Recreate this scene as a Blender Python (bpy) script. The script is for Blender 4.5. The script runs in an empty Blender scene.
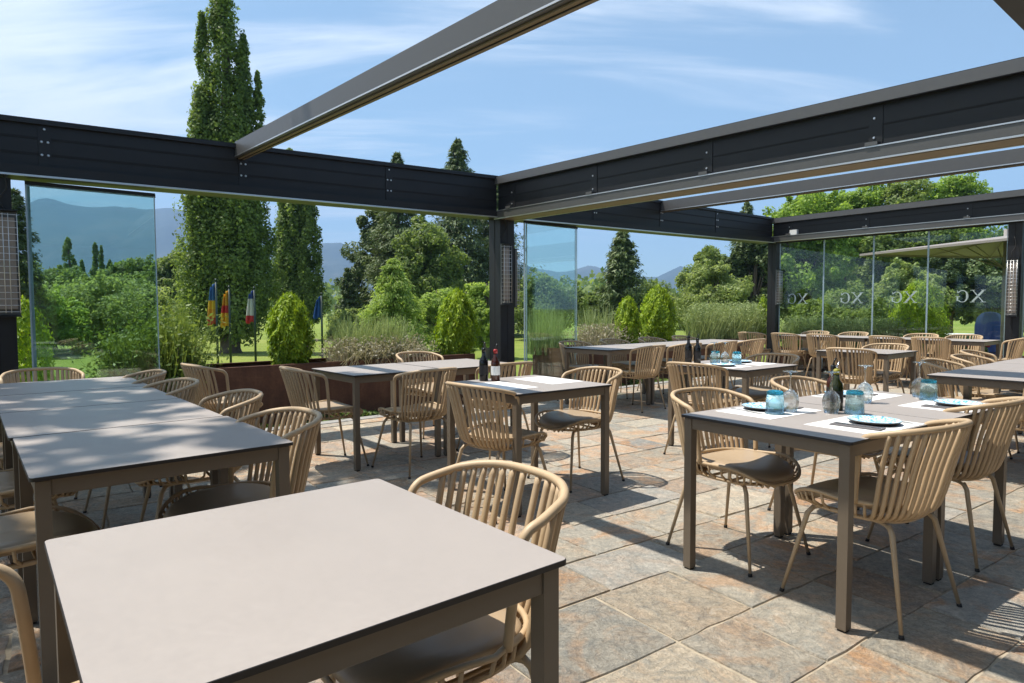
import bpy, math, random
import numpy as np
from mathutils import Vector, Matrix, noise as mnoise
random.seed(7); RNG = np.random.default_rng(11)
R = math.radians
S = bpy.context.scene
COL = S.collection

# ------------------------------------------------------------------ camera
def make_camera():
    p, r = R(2.8907), R(-0.2056)
    fwd = Vector((0, math.cos(p), -math.sin(p))); right = Vector((1, 0, 0)); up = right.cross(fwd)
    r2 = right*math.cos(r)+up*math.sin(r); u2 = up*math.cos(r)-right*math.sin(r)
    cd = bpy.data.cameras.new('camera'); c = bpy.data.objects.new('camera', cd); COL.objects.link(c)
    m = Matrix((r2, u2, -fwd)).transposed().to_4x4(); m.translation = (0, 0, 1.2395)
    c.matrix_world = m
    cd.sensor_width = 36; cd.lens = 646.42/1024*36; cd.clip_start = .02; cd.clip_end = 20000
    S.camera = c
make_camera()

# ------------------------------------------------------------------ world, sun, exposure
SUN_DIR = Vector((-.963*math.cos(R(67.5)), .27*math.cos(R(67.5)), math.sin(R(67.5)))).normalized()
ELEV = math.asin(SUN_DIR.z)
def make_world():
    w = bpy.data.worlds.new('World'); S.world = w; w.use_nodes = True
    nt = w.node_tree; N = nt.nodes; L = nt.links; N.clear()
    out = N.new('ShaderNodeOutputWorld'); bg = N.new('ShaderNodeBackground')
    sky = N.new('ShaderNodeTexSky'); sky.sky_type = 'NISHITA'; sky.sun_disc = False
    sky.sun_elevation = ELEV; sky.sun_rotation = math.atan2(SUN_DIR.x, SUN_DIR.y)
    sky.air_density = 1.0; sky.dust_density = .6; sky.ozone_density = 2.2; sky.altitude = 900
    # thin cirrus: streaky noise on a high flat layer
    tc = N.new('ShaderNodeTexCoord'); sep = N.new('ShaderNodeSeparateXYZ'); L.new(tc.outputs['Generated'], sep.inputs[0])
    def math_(op, a, b=None):
        n = N.new('ShaderNodeMath'); n.operation = op
        for i, x in enumerate((a, b)):
            if x is None: continue
            if isinstance(x, (int, float)): n.inputs[i].default_value = x
            else: L.new(x, n.inputs[i])
        return n.outputs[0]
    zz = math_('ADD', math_('MAXIMUM', sep.outputs[2], 0.0), .12)
    px = math_('DIVIDE', sep.outputs[0], zz); py = math_('DIVIDE', sep.outputs[1], zz)
    cmb = N.new('ShaderNodeCombineXYZ'); L.new(px, cmb.inputs[0]); L.new(py, cmb.inputs[1])
    mp = N.new('ShaderNodeMapping'); mp.inputs['Rotation'].default_value = (0, 0, R(18)); mp.inputs['Scale'].default_value = (.42, 1.9, 1)
    L.new(cmb.outputs[0], mp.inputs[0])
    def noise(scale, detail, rough, dist, vec):
        n = N.new('ShaderNodeTexNoise'); n.inputs['Scale'].default_value = scale; n.inputs['Detail'].default_value = detail
        n.inputs['Roughness'].default_value = rough; n.inputs['Distortion'].default_value = dist; L.new(vec, n.inputs['Vector']); return n.outputs[0]
    a = noise(1.0, 11, .60, 1.1, mp.outputs[0]); b = noise(.42, 3, .5, .3, cmb.outputs[0])
    # more veil towards the west (left)
    west = math_('MULTIPLY', sep.outputs[0], -.20)
    s = math_('ADD', math_('ADD', math_('MULTIPLY', a, .75), math_('MULTIPLY', b, .42)), west)
    mr = N.new('ShaderNodeMapRange'); mr.interpolation_type = 'SMOOTHSTEP'; L.new(s, mr.inputs[0])
    mr.inputs[1].default_value = .54; mr.inputs[2].default_value = .82; mr.inputs[3].default_value = .08; mr.inputs[4].default_value = .82
    mix = N.new('ShaderNodeMix'); mix.data_type = 'RGBA'; L.new(mr.outputs[0], mix.inputs[0])
    hs = N.new('ShaderNodeHueSaturation'); hs.inputs['Saturation'].default_value = .98; L.new(sky.outputs[0], hs.inputs['Color'])
    tint = N.new('ShaderNodeMix'); tint.data_type = 'RGBA'; tint.blend_type = 'MULTIPLY'; tint.inputs[0].default_value = 1; L.new(hs.outputs[0], tint.inputs[6]); tint.inputs[7].default_value = (.78, .95, .87, 1); L.new(tint.outputs[2], mix.inputs[6]); mix.inputs[7].default_value = (7.3, 7.5, 7.6, 1)
    L.new(mix.outputs[2], bg.inputs[0]); bg.inputs[1].default_value = .132
    L.new(bg.outputs[0], out.inputs[0])
make_world()
sl = bpy.data.lights.new('sun', 'SUN'); sl.energy = 5.0; sl.angle = R(.53); sl.color = (1, .95, .87)
so = bpy.data.objects.new('sun', sl); COL.objects.link(so); so.rotation_euler = SUN_DIR.to_track_quat('Z', 'Y').to_euler(); so.location = (0, 0, 30)
vs = S.view_settings; vs.view_transform = 'Standard'; vs.look = 'None'; vs.exposure = .70; vs.gamma = 1; vs.use_curve_mapping = False
S.cycles.max_bounces = 8; S.cycles.transparent_max_bounces = 12; S.cycles.transmission_bounces = 8
S.cycles.volume_bounces = 0; S.cycles.use_denoising = True; S.cycles.caustics_refractive = False; S.cycles.caustics_reflective = False

# ------------------------------------------------------------------ materials
def sock(nt, x, inp):
    if isinstance(x, (int, float)): inp.default_value = x
    elif isinstance(x, tuple): inp.default_value = x if len(x) == 4 or inp.type == 'VECTOR' else (*x, 1)
    else: nt.links.new(x, inp)
class NT:
    def __init__(s, name):
        s.m = bpy.data.materials.new(name); s.m.use_nodes = True; s.t = s.m.node_tree; s.t.nodes.clear()
        s.out = s.n('ShaderNodeOutputMaterial')
    def n(s, t, **k):
        x = s.t.nodes.new(t)
        for a, b in k.items(): setattr(x, a, b)
        return x
    def l(s, a, b): s.t.links.new(a, b)
    def noise(s, scale, detail=4, rough=.55, dist=0, vec=None, dim='3D'):
        n = s.n('ShaderNodeTexNoise'); n.noise_dimensions = dim
        n.inputs['Scale'].default_value = scale; n.inputs['Detail'].default_value = detail
        n.inputs['Roughness'].default_value = rough; n.inputs['Distortion'].default_value = dist
        if vec is not None: s.l(vec, n.inputs['Vector'])
        return n
    def ramp(s, fac, stops, interp='LINEAR'):
        r = s.n('ShaderNodeValToRGB'); r.color_ramp.interpolation = interp
        e = r.color_ramp.elements
        while len(e) < len(stops): e.new(.5)
        for i, (p, c) in enumerate(stops): e[i].position = p; e[i].color = (*c, 1) if len(c) == 3 else c
        s.l(fac, r.inputs[0]); return r.outputs[0]
    def mix(s, f, a, b, blend='MIX'):
        x = s.n('ShaderNodeMix', data_type='RGBA', blend_type=blend)
        sock(s.t, f, x.inputs[0]); sock(s.t, a, x.inputs[6]); sock(s.t, b, x.inputs[7]); return x.outputs[2]
    def math(s, op, a, b=0.0, c=None):
        x = s.n('ShaderNodeMath', operation=op); sock(s.t, a, x.inputs[0]); sock(s.t, b, x.inputs[1])
        if c is not None: sock(s.t, c, x.inputs[2])
        return x.outputs[0]
    def bsdf(s, **k):
        b = s.n('ShaderNodeBsdfPrincipled')
        for a, v in k.items(): sock(s.t, v, b.inputs[a.replace('_', ' ')])
        return b
    def bump(s, h, strength=.3, dist=.01):
        b = s.n('ShaderNodeBump'); b.inputs['Strength'].default_value = strength; b.inputs['Distance'].default_value = dist
        s.l(h, b.inputs['Height']); return b.outputs[0]
    def fin(s, sh): s.l(sh, s.out.inputs[0]); return s.m
    def objco(s): return s.n('ShaderNodeTexCoord').outputs['Object']

def simple(name, col, rough=.5, metal=0, spec=.5, var=.12, scale=40, bump=0, coat=0, objvar=0):
    t = NT(name); co = t.objco(); nz = t.noise(scale, 4, .6, 0, co)
    c = t.mix(nz.outputs[0], tuple(x*(1-var) for x in col), tuple(min(1, x*(1+var)) for x in col))
    if objvar:
        oi = t.n('ShaderNodeObjectInfo'); k = t.math('ADD', t.math('MULTIPLY', oi.outputs['Random'], 2*objvar), 1-objvar); g = t.n('ShaderNodeCombineColor'); [t.l(k, g.inputs[i]) for i in range(3)]; c = t.mix(1.0, c, g.outputs[0], 'MULTIPLY')
    rr = t.math('ADD', t.math('MULTIPLY', nz.outputs[0], .16), rough-.08)
    b = t.bsdf(Base_Color=c, Roughness=rr, Metallic=metal, Specular_IOR_Level=spec)
    if coat: b.inputs['Coat Weight'].default_value = coat
    if bump: t.l(t.bump(nz.outputs[0], bump, .004), b.inputs['Normal'])
    return t.fin(b.outputs[0])

M = {}
M['chair'] = simple('beige_resin', (.475, .34, .20), .5, var=.14, scale=14, objvar=.10)
M['pad'] = simple('taupe_leatherette', (.39, .29, .185), .38, var=.10, scale=9, bump=.12, objvar=.10)
M['chairleg'] = simple('beige_lacquered_metal', (.43, .32, .20), .42, var=.08)
M['rubber'] = simple('black_rubber', (.02, .018, .016), .7)
M['tabletop'] = (lambda: (lambda t: (lambda co: (lambda nz, n2: t.fin(t.bsdf(
    Base_Color=t.mix(t.math('MULTIPLY', t.math('ADD', nz.outputs[0], n2.outputs[0]), .5), (.30, .262, .232), (.39, .343, .306)),
    Roughness=t.math('ADD', t.math('MULTIPLY', t.math('ADD', n2.outputs[0], nz.outputs[0]), .22), .24), Specular_IOR_Level=.5).outputs[0]))(t.noise(3, 5, .6, 0, co), t.noise(70, 3, .6, 0, co)))(t.objco()))(NT('taupe_laminate')))()
M['edge'] = simple('black_laminate_core', (.018, .015, .014), .5)
M['tableframe'] = simple('bronze_taupe_aluminium', (.15, .118, .084), .42, var=.06, scale=25)
M['anthracite'] = simple('anthracite_powdercoat', (.017, .0172, .0185), .45, spec=.32, var=.30, scale=5, bump=.05)
M['graphite'] = simple('graphite_aluminium', (.11, .108, .105), .42, metal=.3, var=.08, scale=20)
M['groove'] = simple('shadow_gap_black', (.006, .006, .007), .8)
M['silver'] = simple('brushed_aluminium', (.62, .62, .61), .32, metal=.85, var=.06)
M['trackunder'] = simple('bronze_track', (.17, .13, .075), .55, var=.1)
M['white'] = simple('white_plastic', (.75, .75, .73), .4)
M['steel'] = simple('polished_steel', (.65, .65, .66), .22, metal=1, var=.05)
M['elem'] = simple('heater_ceramic', (.30, .25, .21), .5, var=.2)
M['pole'] = simple('dark_green_lacquer', (.015, .035, .024), .4)
M['paper'] = simple('white_paper', (.80, .79, .76), .8, var=.03)
M['napkin'] = simple('charcoal_cloth', (.13, .12, .12), .9, var=.3, scale=200)
M['terracotta'] = simple('terracotta', (.42, .17, .09), .7, var=.15)
M['soil'] = simple('dark_soil', (.035, .024, .016), .95, var=.4, scale=30, bump=.6)
M['kerb'] = simple('grey_granite', (.30, .29, .27), .75, var=.15, scale=60, bump=.2)
M['canvas'] = simple('beige_canvas', (.30, .25, .235), .85, var=.05)
M['bluetarp'] = simple('blue_tarpaulin', (.012, .06, .30), .45, var=.15, scale=8)
M['darkwicker'] = simple('grey_wicker', (.10, .10, .105), .7, var=.3, scale=90, bump=.5)
M['red'] = simple('red_petals', (.50, .02, .03), .6, var=.2)
M['bark'] = simple('grey_bark', (.13, .10, .075), .9, var=.35, scale=12, bump=.6)
M['timber'] = simple('dark_stained_timber', (.045, .032, .022), .7, var=.3, scale=6)
M['shutter'] = simple('pale_roof_felt', (.5, .47, .42), .8)

def corten():
    t = NT('weathered_corten'); co = t.objco(); a = t.noise(2.2, 7, .62, .4, co); b = t.noise(34, 4, .6, 0, co)
    mp = t.n('ShaderNodeMapping'); mp.inputs['Scale'].default_value = (7, 7, .7); t.l(co, mp.inputs[0]); st = t.noise(1.2, 4, .6, 0, mp.outputs[0])
    f = t.math('ADD', t.math('MULTIPLY', a.outputs[0], .55), t.math('ADD', t.math('MULTIPLY', st.outputs[0], .3), t.math('MULTIPLY', b.outputs[0], .2)))
    c = t.ramp(f, [(.36, (.055, .024, .014)), (.52, (.11, .045, .024)), (.68, (.19, .085, .042))])
    bs = t.bsdf(Base_Color=c, Roughness=.85); t.l(t.bump(b.outputs[0], .35, .004), bs.inputs['Normal'])
    return t.fin(bs.outputs[0])
M['corten'] = corten()

def stone():
    t = NT('quartzite_slabs'); co = t.objco()
    at = t.n('ShaderNodeAttribute', attribute_name='paver'); sp = t.n('ShaderNodeSeparateColor'); t.l(at.outputs['Color'], sp.inputs[0])
    pid, ang, tone = sp.outputs
    base = t.ramp(pid, [(0, (.325, .295, .24)), (.2, (.36, .315, .245)), (.38, (.39, .34, .26)), (.52, (.32, .30, .26)), (.66, (.40, .335, .245)), (.80, (.36, .295, .22)), (.92, (.385, .285, .205)), (1, (.275, .27, .245))])
    # each slab gets its own offset so no mottling carries over a joint
    off = t.n('ShaderNodeCombineXYZ'); t.l(t.math('MULTIPLY', pid, 37.), off.inputs[0]); t.l(t.math('MULTIPLY', ang, 53.), off.inputs[1]); t.l(t.math('MULTIPLY', tone, 91.), off.inputs[2])
    va = t.n('ShaderNodeVectorMath', operation='ADD'); t.l(co, va.inputs[0]); t.l(off.outputs[0], va.inputs[1]); v = va.outputs[0]
    big = t.noise(3.2, 6, .62, 1.1, v); mid = t.noise(9, 9, .74, 1.2, v); fine = t.noise(110, 5, .75, 0, v); sp2 = t.noise(38, 6, .75, .4, v)
    rust = t.ramp(big.outputs[0], [(.47, (0, 0, 0)), (.60, (1, 1, 1))]); rs = t.math('MULTIPLY', rust, t.math('ADD', t.math('MULTIPLY', ang, .8), .15))
    c = t.mix(rs, base, (.42, .235, .115))
    grey = t.ramp(mid.outputs[0], [(.46, (0, 0, 0)), (.64, (1, 1, 1))])
    c = t.mix(t.math('MULTIPLY', grey, .62), c, (.185, .19, .175))
    pale = t.ramp(mid.outputs[0], [(.30, (1, 1, 1)), (.43, (0, 0, 0))])
    c = t.mix(t.math('MULTIPLY', pale, .6), c, (.52, .47, .39))
    g1 = t.ramp(sp2.outputs[0], [(.36, (0, 0, 0)), (.66, (1, 1, 1))]); g2 = t.ramp(fine.outputs[0], [(.34, (0, 0, 0)), (.62, (1, 1, 1))])
    sh = t.math('ADD', t.math('ADD', t.math('MULTIPLY', g2, .42), t.math('MULTIPLY', g1, .60)), t.math('ADD', t.math('MULTIPLY', tone, .36), .60))
    g = t.n('ShaderNodeCombineColor'); [t.l(sh, g.inputs[i]) for i in range(3)]
    c = t.mix(1.0, c, g.outputs[0], 'MULTIPLY')
    h = t.math('ADD', t.math('MULTIPLY', mid.outputs[0], 1.0), t.math('ADD', t.math('MULTIPLY', sp2.outputs[0], .6), t.math('MULTIPLY', fine.outputs[0], .3)))
    bs = t.bsdf(Base_Color=c, Roughness=t.math('ADD', t.math('MULTIPLY', mid.outputs[0], .3), .42), Specular_IOR_Level=.4)
    t.l(t.bump(h, 1.0, .026), bs.inputs['Normal'])
    return t.fin(bs.outputs[0])
M['stone'] = stone()
M['mortar'] = simple('pale_mortar', (.36, .30, .215), .9, var=.6, scale=18, bump=.3)

def lawn_mat():
    t = NT('mown_grass'); co = t.objco(); a = t.noise(.12, 5, .6, .3, co); b = t.noise(2.5, 5, .7, 0, co); c = t.noise(24, 4, .7, 0, co)
    f = t.math('ADD', t.math('MULTIPLY', a.outputs[0], .5), t.math('ADD', t.math('MULTIPLY', b.outputs[0], .28), t.math('MULTIPLY', c.outputs[0], .25)))
    col = t.ramp(f, [(.38, (.11, .165, .026)), (.52, (.19, .245, .04)), (.66, (.31, .32, .09))])
    bs = t.bsdf(Base_Color=col, Roughness=.9, Specular_IOR_Level=.2); t.l(t.bump(c.outputs[0], .8, .05), bs.inputs['Normal'])
    return t.fin(bs.outputs[0])
M['lawn'] = lawn_mat()

def hill_mat():
    t = NT('mountain_forest_and_rock'); co = t.objco(); a = t.noise(.004, 7, .62, .4, co); b = t.noise(.03, 5, .65, 0, co)
    f = t.math('ADD', t.math('MULTIPLY', a.outputs[0], .7), t.math('MULTIPLY', b.outputs[0], .3))
    col = t.ramp(f, [(.40, (.025, .042, .03)), (.54, (.045, .062, .04)), (.68, (.12, .115, .09))])
    return t.fin(t.bsdf(Base_Color=col, Roughness=.95, Specular_IOR_Level=.1).outputs[0])
M['hill'] = hill_mat()

def leaf(name, dark, light, trans=.35, hue=.0):
    t = NT(name); g = t.n('ShaderNodeNewGeometry'); oi = t.n('ShaderNodeObjectInfo')
    rnd = g.outputs['Random Per Island']
    co = t.objco(); nz = t.noise(1.1, 3, .6, 0, co)
    f = t.math('ADD', t.math('MULTIPLY', rnd, .55), t.math('SUBTRACT', t.math('MULTIPLY', nz.outputs[0], 1.0), .26))
    c = t.ramp(f, [(.22, dark), (.78, light)])
    d = t.bsdf(Base_Color=c, Roughness=.55, Specular_IOR_Level=.35)
    tr = t.n('ShaderNodeBsdfTranslucent'); t.l(t.mix(.5, c, tuple(min(1, x*k) for x, k in zip(light, (1.5, 1.5, .7)))), tr.inputs[0])
    mx = t.n('ShaderNodeMixShader'); mx.inputs[0].default_value = trans; t.l(d.outputs[0], mx.inputs[1]); t.l(tr.outputs[0], mx.inputs[2])
    return t.fin(mx.outputs[0])
M['poplar'] = leaf('poplar_leaves', (0.072, 0.123, 0.028), (0.230, 0.307, 0.070), .48)
M['broad'] = leaf('maple_leaves', (0.111, 0.192, 0.031), (0.317, 0.446, 0.084), .5)
M['olive'] = leaf('willow_leaves', (0.143, 0.192, 0.059), (0.348, 0.415, 0.154), .5)
M['mid'] = leaf('ash_leaves', (0.087, 0.139, 0.034), (0.238, 0.307, 0.084), .48)
M['dark'] = leaf('dark_needles', (0.042, 0.071, 0.025), (0.118, 0.161, 0.053), .2)
M['pine'] = leaf('pine_needles', (0.066, 0.105, 0.039), (0.174, 0.223, 0.077), .2)
M['weep'] = leaf('birch_leaves', (0.159, 0.238, 0.043), (0.381, 0.491, 0.120), .5)
M['thuja'] = leaf('golden_thuja_foliage', (.10, .19, .010), (.42, .54, .022), .35)
M['lav'] = leaf('lavender_stems', (0.166, 0.223, 0.084), (0.397, 0.461, 0.210), .3)
M['dry'] = leaf('dry_flower_heads', (.21, .18, .115), (.46, .42, .31), .25)
M['broom'] = leaf('broom_stems', (0.103, 0.169, 0.031), (0.286, 0.362, 0.084), .3)
M['cover'] = leaf('ground_cover_leaves', (0.064, 0.115, 0.025), (0.207, 0.277, 0.070), .3)

def glass(name, tint, refl=1.0, alpha=.12):
    t = NT(name); tr = t.n('ShaderNodeBsdfTransparent'); tr.inputs[0].default_value = (*tint, 1)
    gl = t.n('ShaderNodeBsdfGlossy'); gl.inputs[0].default_value = (.95, 1, .98, 1); gl.inputs['Roughness'].default_value = .004
    co = t.objco(); nz = t.noise(1.2, 2, .5, 0, co); t.l(t.bump(nz.outputs[0], .025, .02), gl.inputs['Normal'])
    ge = t.n('ShaderNodeNewGeometry'); dt = t.n('ShaderNodeVectorMath', operation='DOT_PRODUCT'); t.l(ge.outputs['Incoming'], dt.inputs[0]); t.l(ge.outputs['Normal'], dt.inputs[1])
    cs = t.math('SUBTRACT', 1.0, t.math('ABSOLUTE', dt.outputs['Value'])); f = t.math('ADD', .045, t.math('MULTIPLY', t.math('POWER', cs, 5.0), .95))
    mx = t.n('ShaderNodeMixShader'); t.l(t.math('MULTIPLY', f, refl), mx.inputs[0]); t.l(tr.outputs[0], mx.inputs[1]); t.l(gl.outputs[0], mx.inputs[2])
    return t.fin(mx.outputs[0])
M['pane'] = glass('green_tinted_glass', (.955, .988, .98), .6)
M['panetint'] = glass('dirty_tinted_glass', (.89, .96, .948), 1.2)
M['paneedge'] = simple('glass_edge_profile', (.36, .47, .52), .25, var=.08)
def clear(name, col):
    t = NT(name); b = t.bsdf(Base_Color=col, Roughness=.02, IOR=1.45, Transmission_Weight=1.0); 
    tr = t.n('ShaderNodeBsdfTransparent'); tr.inputs[0].default_value = (*[min(1, .25+.75*x) for x in col], 1)
    mx = t.n('ShaderNodeMixShader'); mx.inputs[0].default_value = .55; t.l(b.outputs[0], mx.inputs[2]); t.l(tr.outputs[0], mx.inputs[1])
    return t.fin(mx.outputs[0])
M['clear'] = clear('clear_glass', (.95, .97, .97))
M['aqua'] = clear('aqua_glass', (.80, .93, .95))
M['aquarim'] = clear('turquoise_glass_base', (.06, .55, .68))
M['olivebottle'] = simple('green_oil_bottle', (.022, .028, .006), .12, var=.2)
M['vinegar'] = simple('dark_vinegar_bottle', (.05, .012, .006), .10, var=.2)
M['blackbottle'] = simple('black_glass_bottle', (.010, .010, .010), .10)
M['yellowcap'] = simple('olive_yellow_cap', (.30, .27, .03), .4)
M['redcap'] = simple('red_cap', (.38, .02, .02), .4)
M['etch'] = simple('etched_lettering', (.60, .63, .60), .6, var=.02)
def plate_mat():
    t = NT('blue_sponged_china'); co = t.objco(); a = t.noise(48, 4, .6, .6, co); v = t.n('ShaderNodeTexVoronoi'); v.inputs['Scale'].default_value = 85; t.l(co, v.inputs[0])
    f = t.math('ADD', t.math('MULTIPLY', a.outputs[0], .7), t.math('MULTIPLY', v.outputs['Distance'], .45))
    c = t.ramp(f, [(.44, (.06, .30, .55)), (.54, (.30, .60, .76)), (.66, (.78, .84, .86))])
    return t.fin(t.bsdf(Base_Color=c, Roughness=.15).outputs[0])
M['plate'] = plate_mat()
def stripes(name, cols, axis=2):
    t = NT(name); g = t.n('ShaderNodeTexCoord'); sp = t.n('ShaderNodeSeparateXYZ'); t.l(g.outputs['Generated'], sp.inputs[0])
    n = len(cols); st = [(i/n, c) for i, c in enumerate(cols)]
    c = t.ramp(sp.outputs[axis], st, 'CONSTANT'); return t.fin(t.bsdf(Base_Color=c, Roughness=.8).outputs[0])
M['flag1'] = stripes('flag_red_yellow_blue', [(.45, .05, .03), (.65, .30, .03), (.70, .42, .03), (.05, .14, .36), (.05, .14, .36)])
M['flag2'] = stripes('flag_yellow_red', [(.68, .36, .02), (.68, .36, .02), (.5, .03, .03), (.66, .30, .02), (.68, .36, .02)])
M['flag3'] = stripes('flag_red_white_blue', [(.5, .03, .04), (.62, .60, .58), (.62, .62, .62), (.04, .08, .28)])
M['flag4'] = stripes('flag_blue', [(.015, .07, .28), (.02, .09, .32)])

# ------------------------------------------------------------------ mesh helpers
class MB:
    def __init__(s): s.v = []; s.f = []; s.mi = []; s.sm = []
    def add(s, vs, fs, mi=0, smooth=False):
        o = len(s.v); s.v += [tuple(x) for x in vs]
        for f in fs: s.f.append(tuple(i+o for i in f)); s.mi.append(mi); s.sm.append(smooth)
    def box(s, x0, x1, y0, y1, z0, z1, mi=0, bev=0):
        if bev:
            b = bev; vs = []; 
            for (z, i) in ((z0, b), (z0+b, 0), (z1-b, 0), (z1, b)):
                vs += [(x0+i+(b if not i else 0)*0, y0+i, z), (x1-i, y0+i, z), (x1-i, y1-i, z), (x0+i, y1-i, z)]
            fs = [(3, 2, 1, 0), (12, 13, 14, 15)]
            for k in range(3):
                for j in range(4): fs.append((k*4+j, k*4+(j+1) % 4, (k+1)*4+(j+1) % 4, (k+1)*4+j))
            s.add(vs, fs, mi); return
        vs = [(x, y, z) for z in (z0, z1) for x, y in ((x0, y0), (x1, y0), (x1, y1), (x0, y1))]
        s.add(vs, [(3, 2, 1, 0), (4, 5, 6, 7), (0, 1, 5, 4), (1, 2, 6, 5), (2, 3, 7, 6), (3, 0, 4, 7)], mi)
    def tube(s, pts, r, n=8, closed=False, mi=0, flat=1.0, caps=True):
        pts = [Vector(p) for p in pts]; m = len(pts)
        rs = r if isinstance(r, (list, tuple)) else [r]*m
        vs = []; prev = None
        for i, p in enumerate(pts):
            if closed: t = pts[(i+1) % m]-pts[i-1]
            else: t = pts[min(i+1, m-1)]-pts[max(i-1, 0)]
            t.normalize()
            if prev is None:
                a = Vector((0, 0, 1)) if abs(t.z) < .9 else Vector((0, 1, 0)); nx = t.cross(a).normalized()
            else: nx = (prev-t*prev.dot(t)).normalized()
            prev = nx; ny = t.cross(nx)
            for k in range(n):
                an = 2*math.pi*k/n; vs.append(p+nx*math.cos(an)*rs[i]+ny*math.sin(an)*rs[i]*flat)
        fs = []
        for i in range(m if closed else m-1):
            j = (i+1) % m
            for k in range(n): fs.append((i*n+k, i*n+(k+1) % n, j*n+(k+1) % n, j*n+k))
        if not closed and caps: fs += [tuple(range(n))[::-1], tuple((m-1)*n+k for k in range(n))]
        s.add(vs, fs, mi, True)
    def lathe(s, prof, n=20, c=(0, 0, 0), mi=0, mis=None):
        vs = []; fs = []
        for r, z in prof:
            for k in range(n):
                a = 2*math.pi*k/n; vs.append((c[0]+r*math.cos(a), c[1]+r*math.sin(a), c[2]+z))
        o = len(s.v); s.v += vs
        for i in range(len(prof)-1):
            for k in range(n):
                s.f.append((o+i*n+k, o+i*n+(k+1) % n, o+(i+1)*n+(k+1) % n, o+(i+1)*n+k)); s.mi.append(mis[i] if mis else mi); s.sm.append(True)
    def build(s, name, mats, parent=None):
        me = bpy.data.meshes.new(name); me.from_pydata(s.v, [], s.f)
        for m in (mats if isinstance(mats, (list, tuple)) else [mats]): me.materials.append(m)
        me.polygons.foreach_set('material_index', s.mi); me.polygons.foreach_set('use_smooth', s.sm); me.update()
        o = bpy.data.objects.new(name, me); COL.objects.link(o)
        if parent: o.parent = parent
        return o
def tag(o, label=None, cat=None, group=None, kind=None):
    if label: o['label'] = label
    if cat: o['category'] = cat
    if group: o['group'] = group
    if kind: o['kind'] = kind
    return o
def empty(name, loc=(0, 0, 0), rz=0, label=None, cat=None, group=None):
    o = bpy.data.objects.new(name, None); COL.objects.link(o); o.location = loc; o.rotation_euler = (0, 0, rz); o.empty_display_size = .1
    return tag(o, label, cat, group)
def dup(root, loc, rz, label, group=None, cat=None):
    r = root.copy(); COL.objects.link(r); r.location = loc; r.rotation_euler = (0, 0, rz); r['label'] = label
    if group: r['group'] = group
    elif 'group' in r: del r['group']
    if cat: r['category'] = cat
    for ch in list(root.children):
        c = ch.copy(); COL.objects.link(c); c.parent = r
        for g in list(ch.children):
            d = g.copy(); COL.objects.link(d); d.parent = c
    return r
def catmull(P, n=6, closed=False):
    P = [Vector(p) for p in P]; m = len(P); out = []
    for i in range(m if closed else m-1):
        if closed: a, b, c, d = P[i-1], P[i], P[(i+1) % m], P[(i+2) % m]
        else: a, b, c, d = P[max(i-1, 0)], P[i], P[i+1], P[min(i+2, m-1)]
        for k in range(n):
            t = k/n
            out.append(.5*((2*b)+(-a+c)*t+(2*a-5*b+4*c-d)*t*t+(-a+3*b-3*c+d)*t**3))
    if not closed: out.append(P[-1])
    return out

# terrace frame: u runs along the back beam to the right and away, v comes from it to the viewer
YAW = R(39.3); PU = Vector((math.cos(YAW), math.sin(YAW))); PV = Vector((math.sin(YAW), -math.cos(YAW))); P0 = Vector((-2.07, 7.09))
def W(u, v, z=0): p = P0+PU*u+PV*v; return Vector((p.x, p.y, z))
DIRS = {'+u': PU, '-u': -PU, '+v': PV, '-v': -PV}
def face(d, j=0): x = DIRS[d]; return math.atan2(-x.x, x.y)+R(j)
def at(px, Y): return (px-512)/646.42*Y

# ------------------------------------------------------------------ setting: lawn, hills, haze, terrace
def sheet(name, m, pts, z):
    b = MB(); b.add([(x, y, z) for x, y in pts], [tuple(range(len(pts)))]); return tag(b.build(name, m), kind='structure')
LZ = -.22
sheet('lawn', M['lawn'], [(-4600, -4600), (4600, -4600), (4600, 4600), (-4600, 4600)], LZ)

def hills():
    ctrl = [(-900, 190), (-700, 200), (-500, 176), (-350, 205), (-200, 190), (-60, 214), (0, 206), (60, 199), (110, 206), (160, 203), (195, 208), (235, 222), (275, 231), (310, 240), (344, 240), (372, 262), (420, 277), (470, 268), (520, 262), (560, 270), (590, 263), (625, 272), (655, 276), (680, 264), (715, 270), (760, 284), (820, 270), (900, 262), (1000, 276), (1100, 250), (1250, 268), (1450, 240), (1700, 262)]
    xs = [c[0] for c in ctrl]; ys = [c[1] for c in ctrl]
    nx = 340; ny = 26; vs = []; px = np.linspace(-900, 1700, nx)
    for j in range(ny):
        f = j/(ny-1)
        for i, p in enumerate(px):
            Y = 1500+f*1500; ridge = (309-np.interp(p, xs, ys))/646.42*2700*.97
            wob = mnoise.fractal(Vector((p*.012, f*1.5, 3.3)), 1.0, 2.0, 5)
            prof = min(1, f/.8)**1.15 if f < .8 else 1-(f-.8)*1.2
            h = ridge*prof*(1+.10*wob)+ridge*.30*prof*(1-prof)*mnoise.fractal(Vector((p*.02, f*5, 0)), 1., 2., 4)*1.6
            vs.append(((p-512)/646.42*Y, Y, LZ-1+max(h, 0)))
    fs = [(j*nx+i, j*nx+i+1, (j+1)*nx+i+1, (j+1)*nx+i) for j in range(ny-1) for i in range(nx-1)]
    b = MB(); b.add(vs, fs, 0, True); tag(b.build('hills', M['hill']), kind='structure')
hills()

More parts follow.
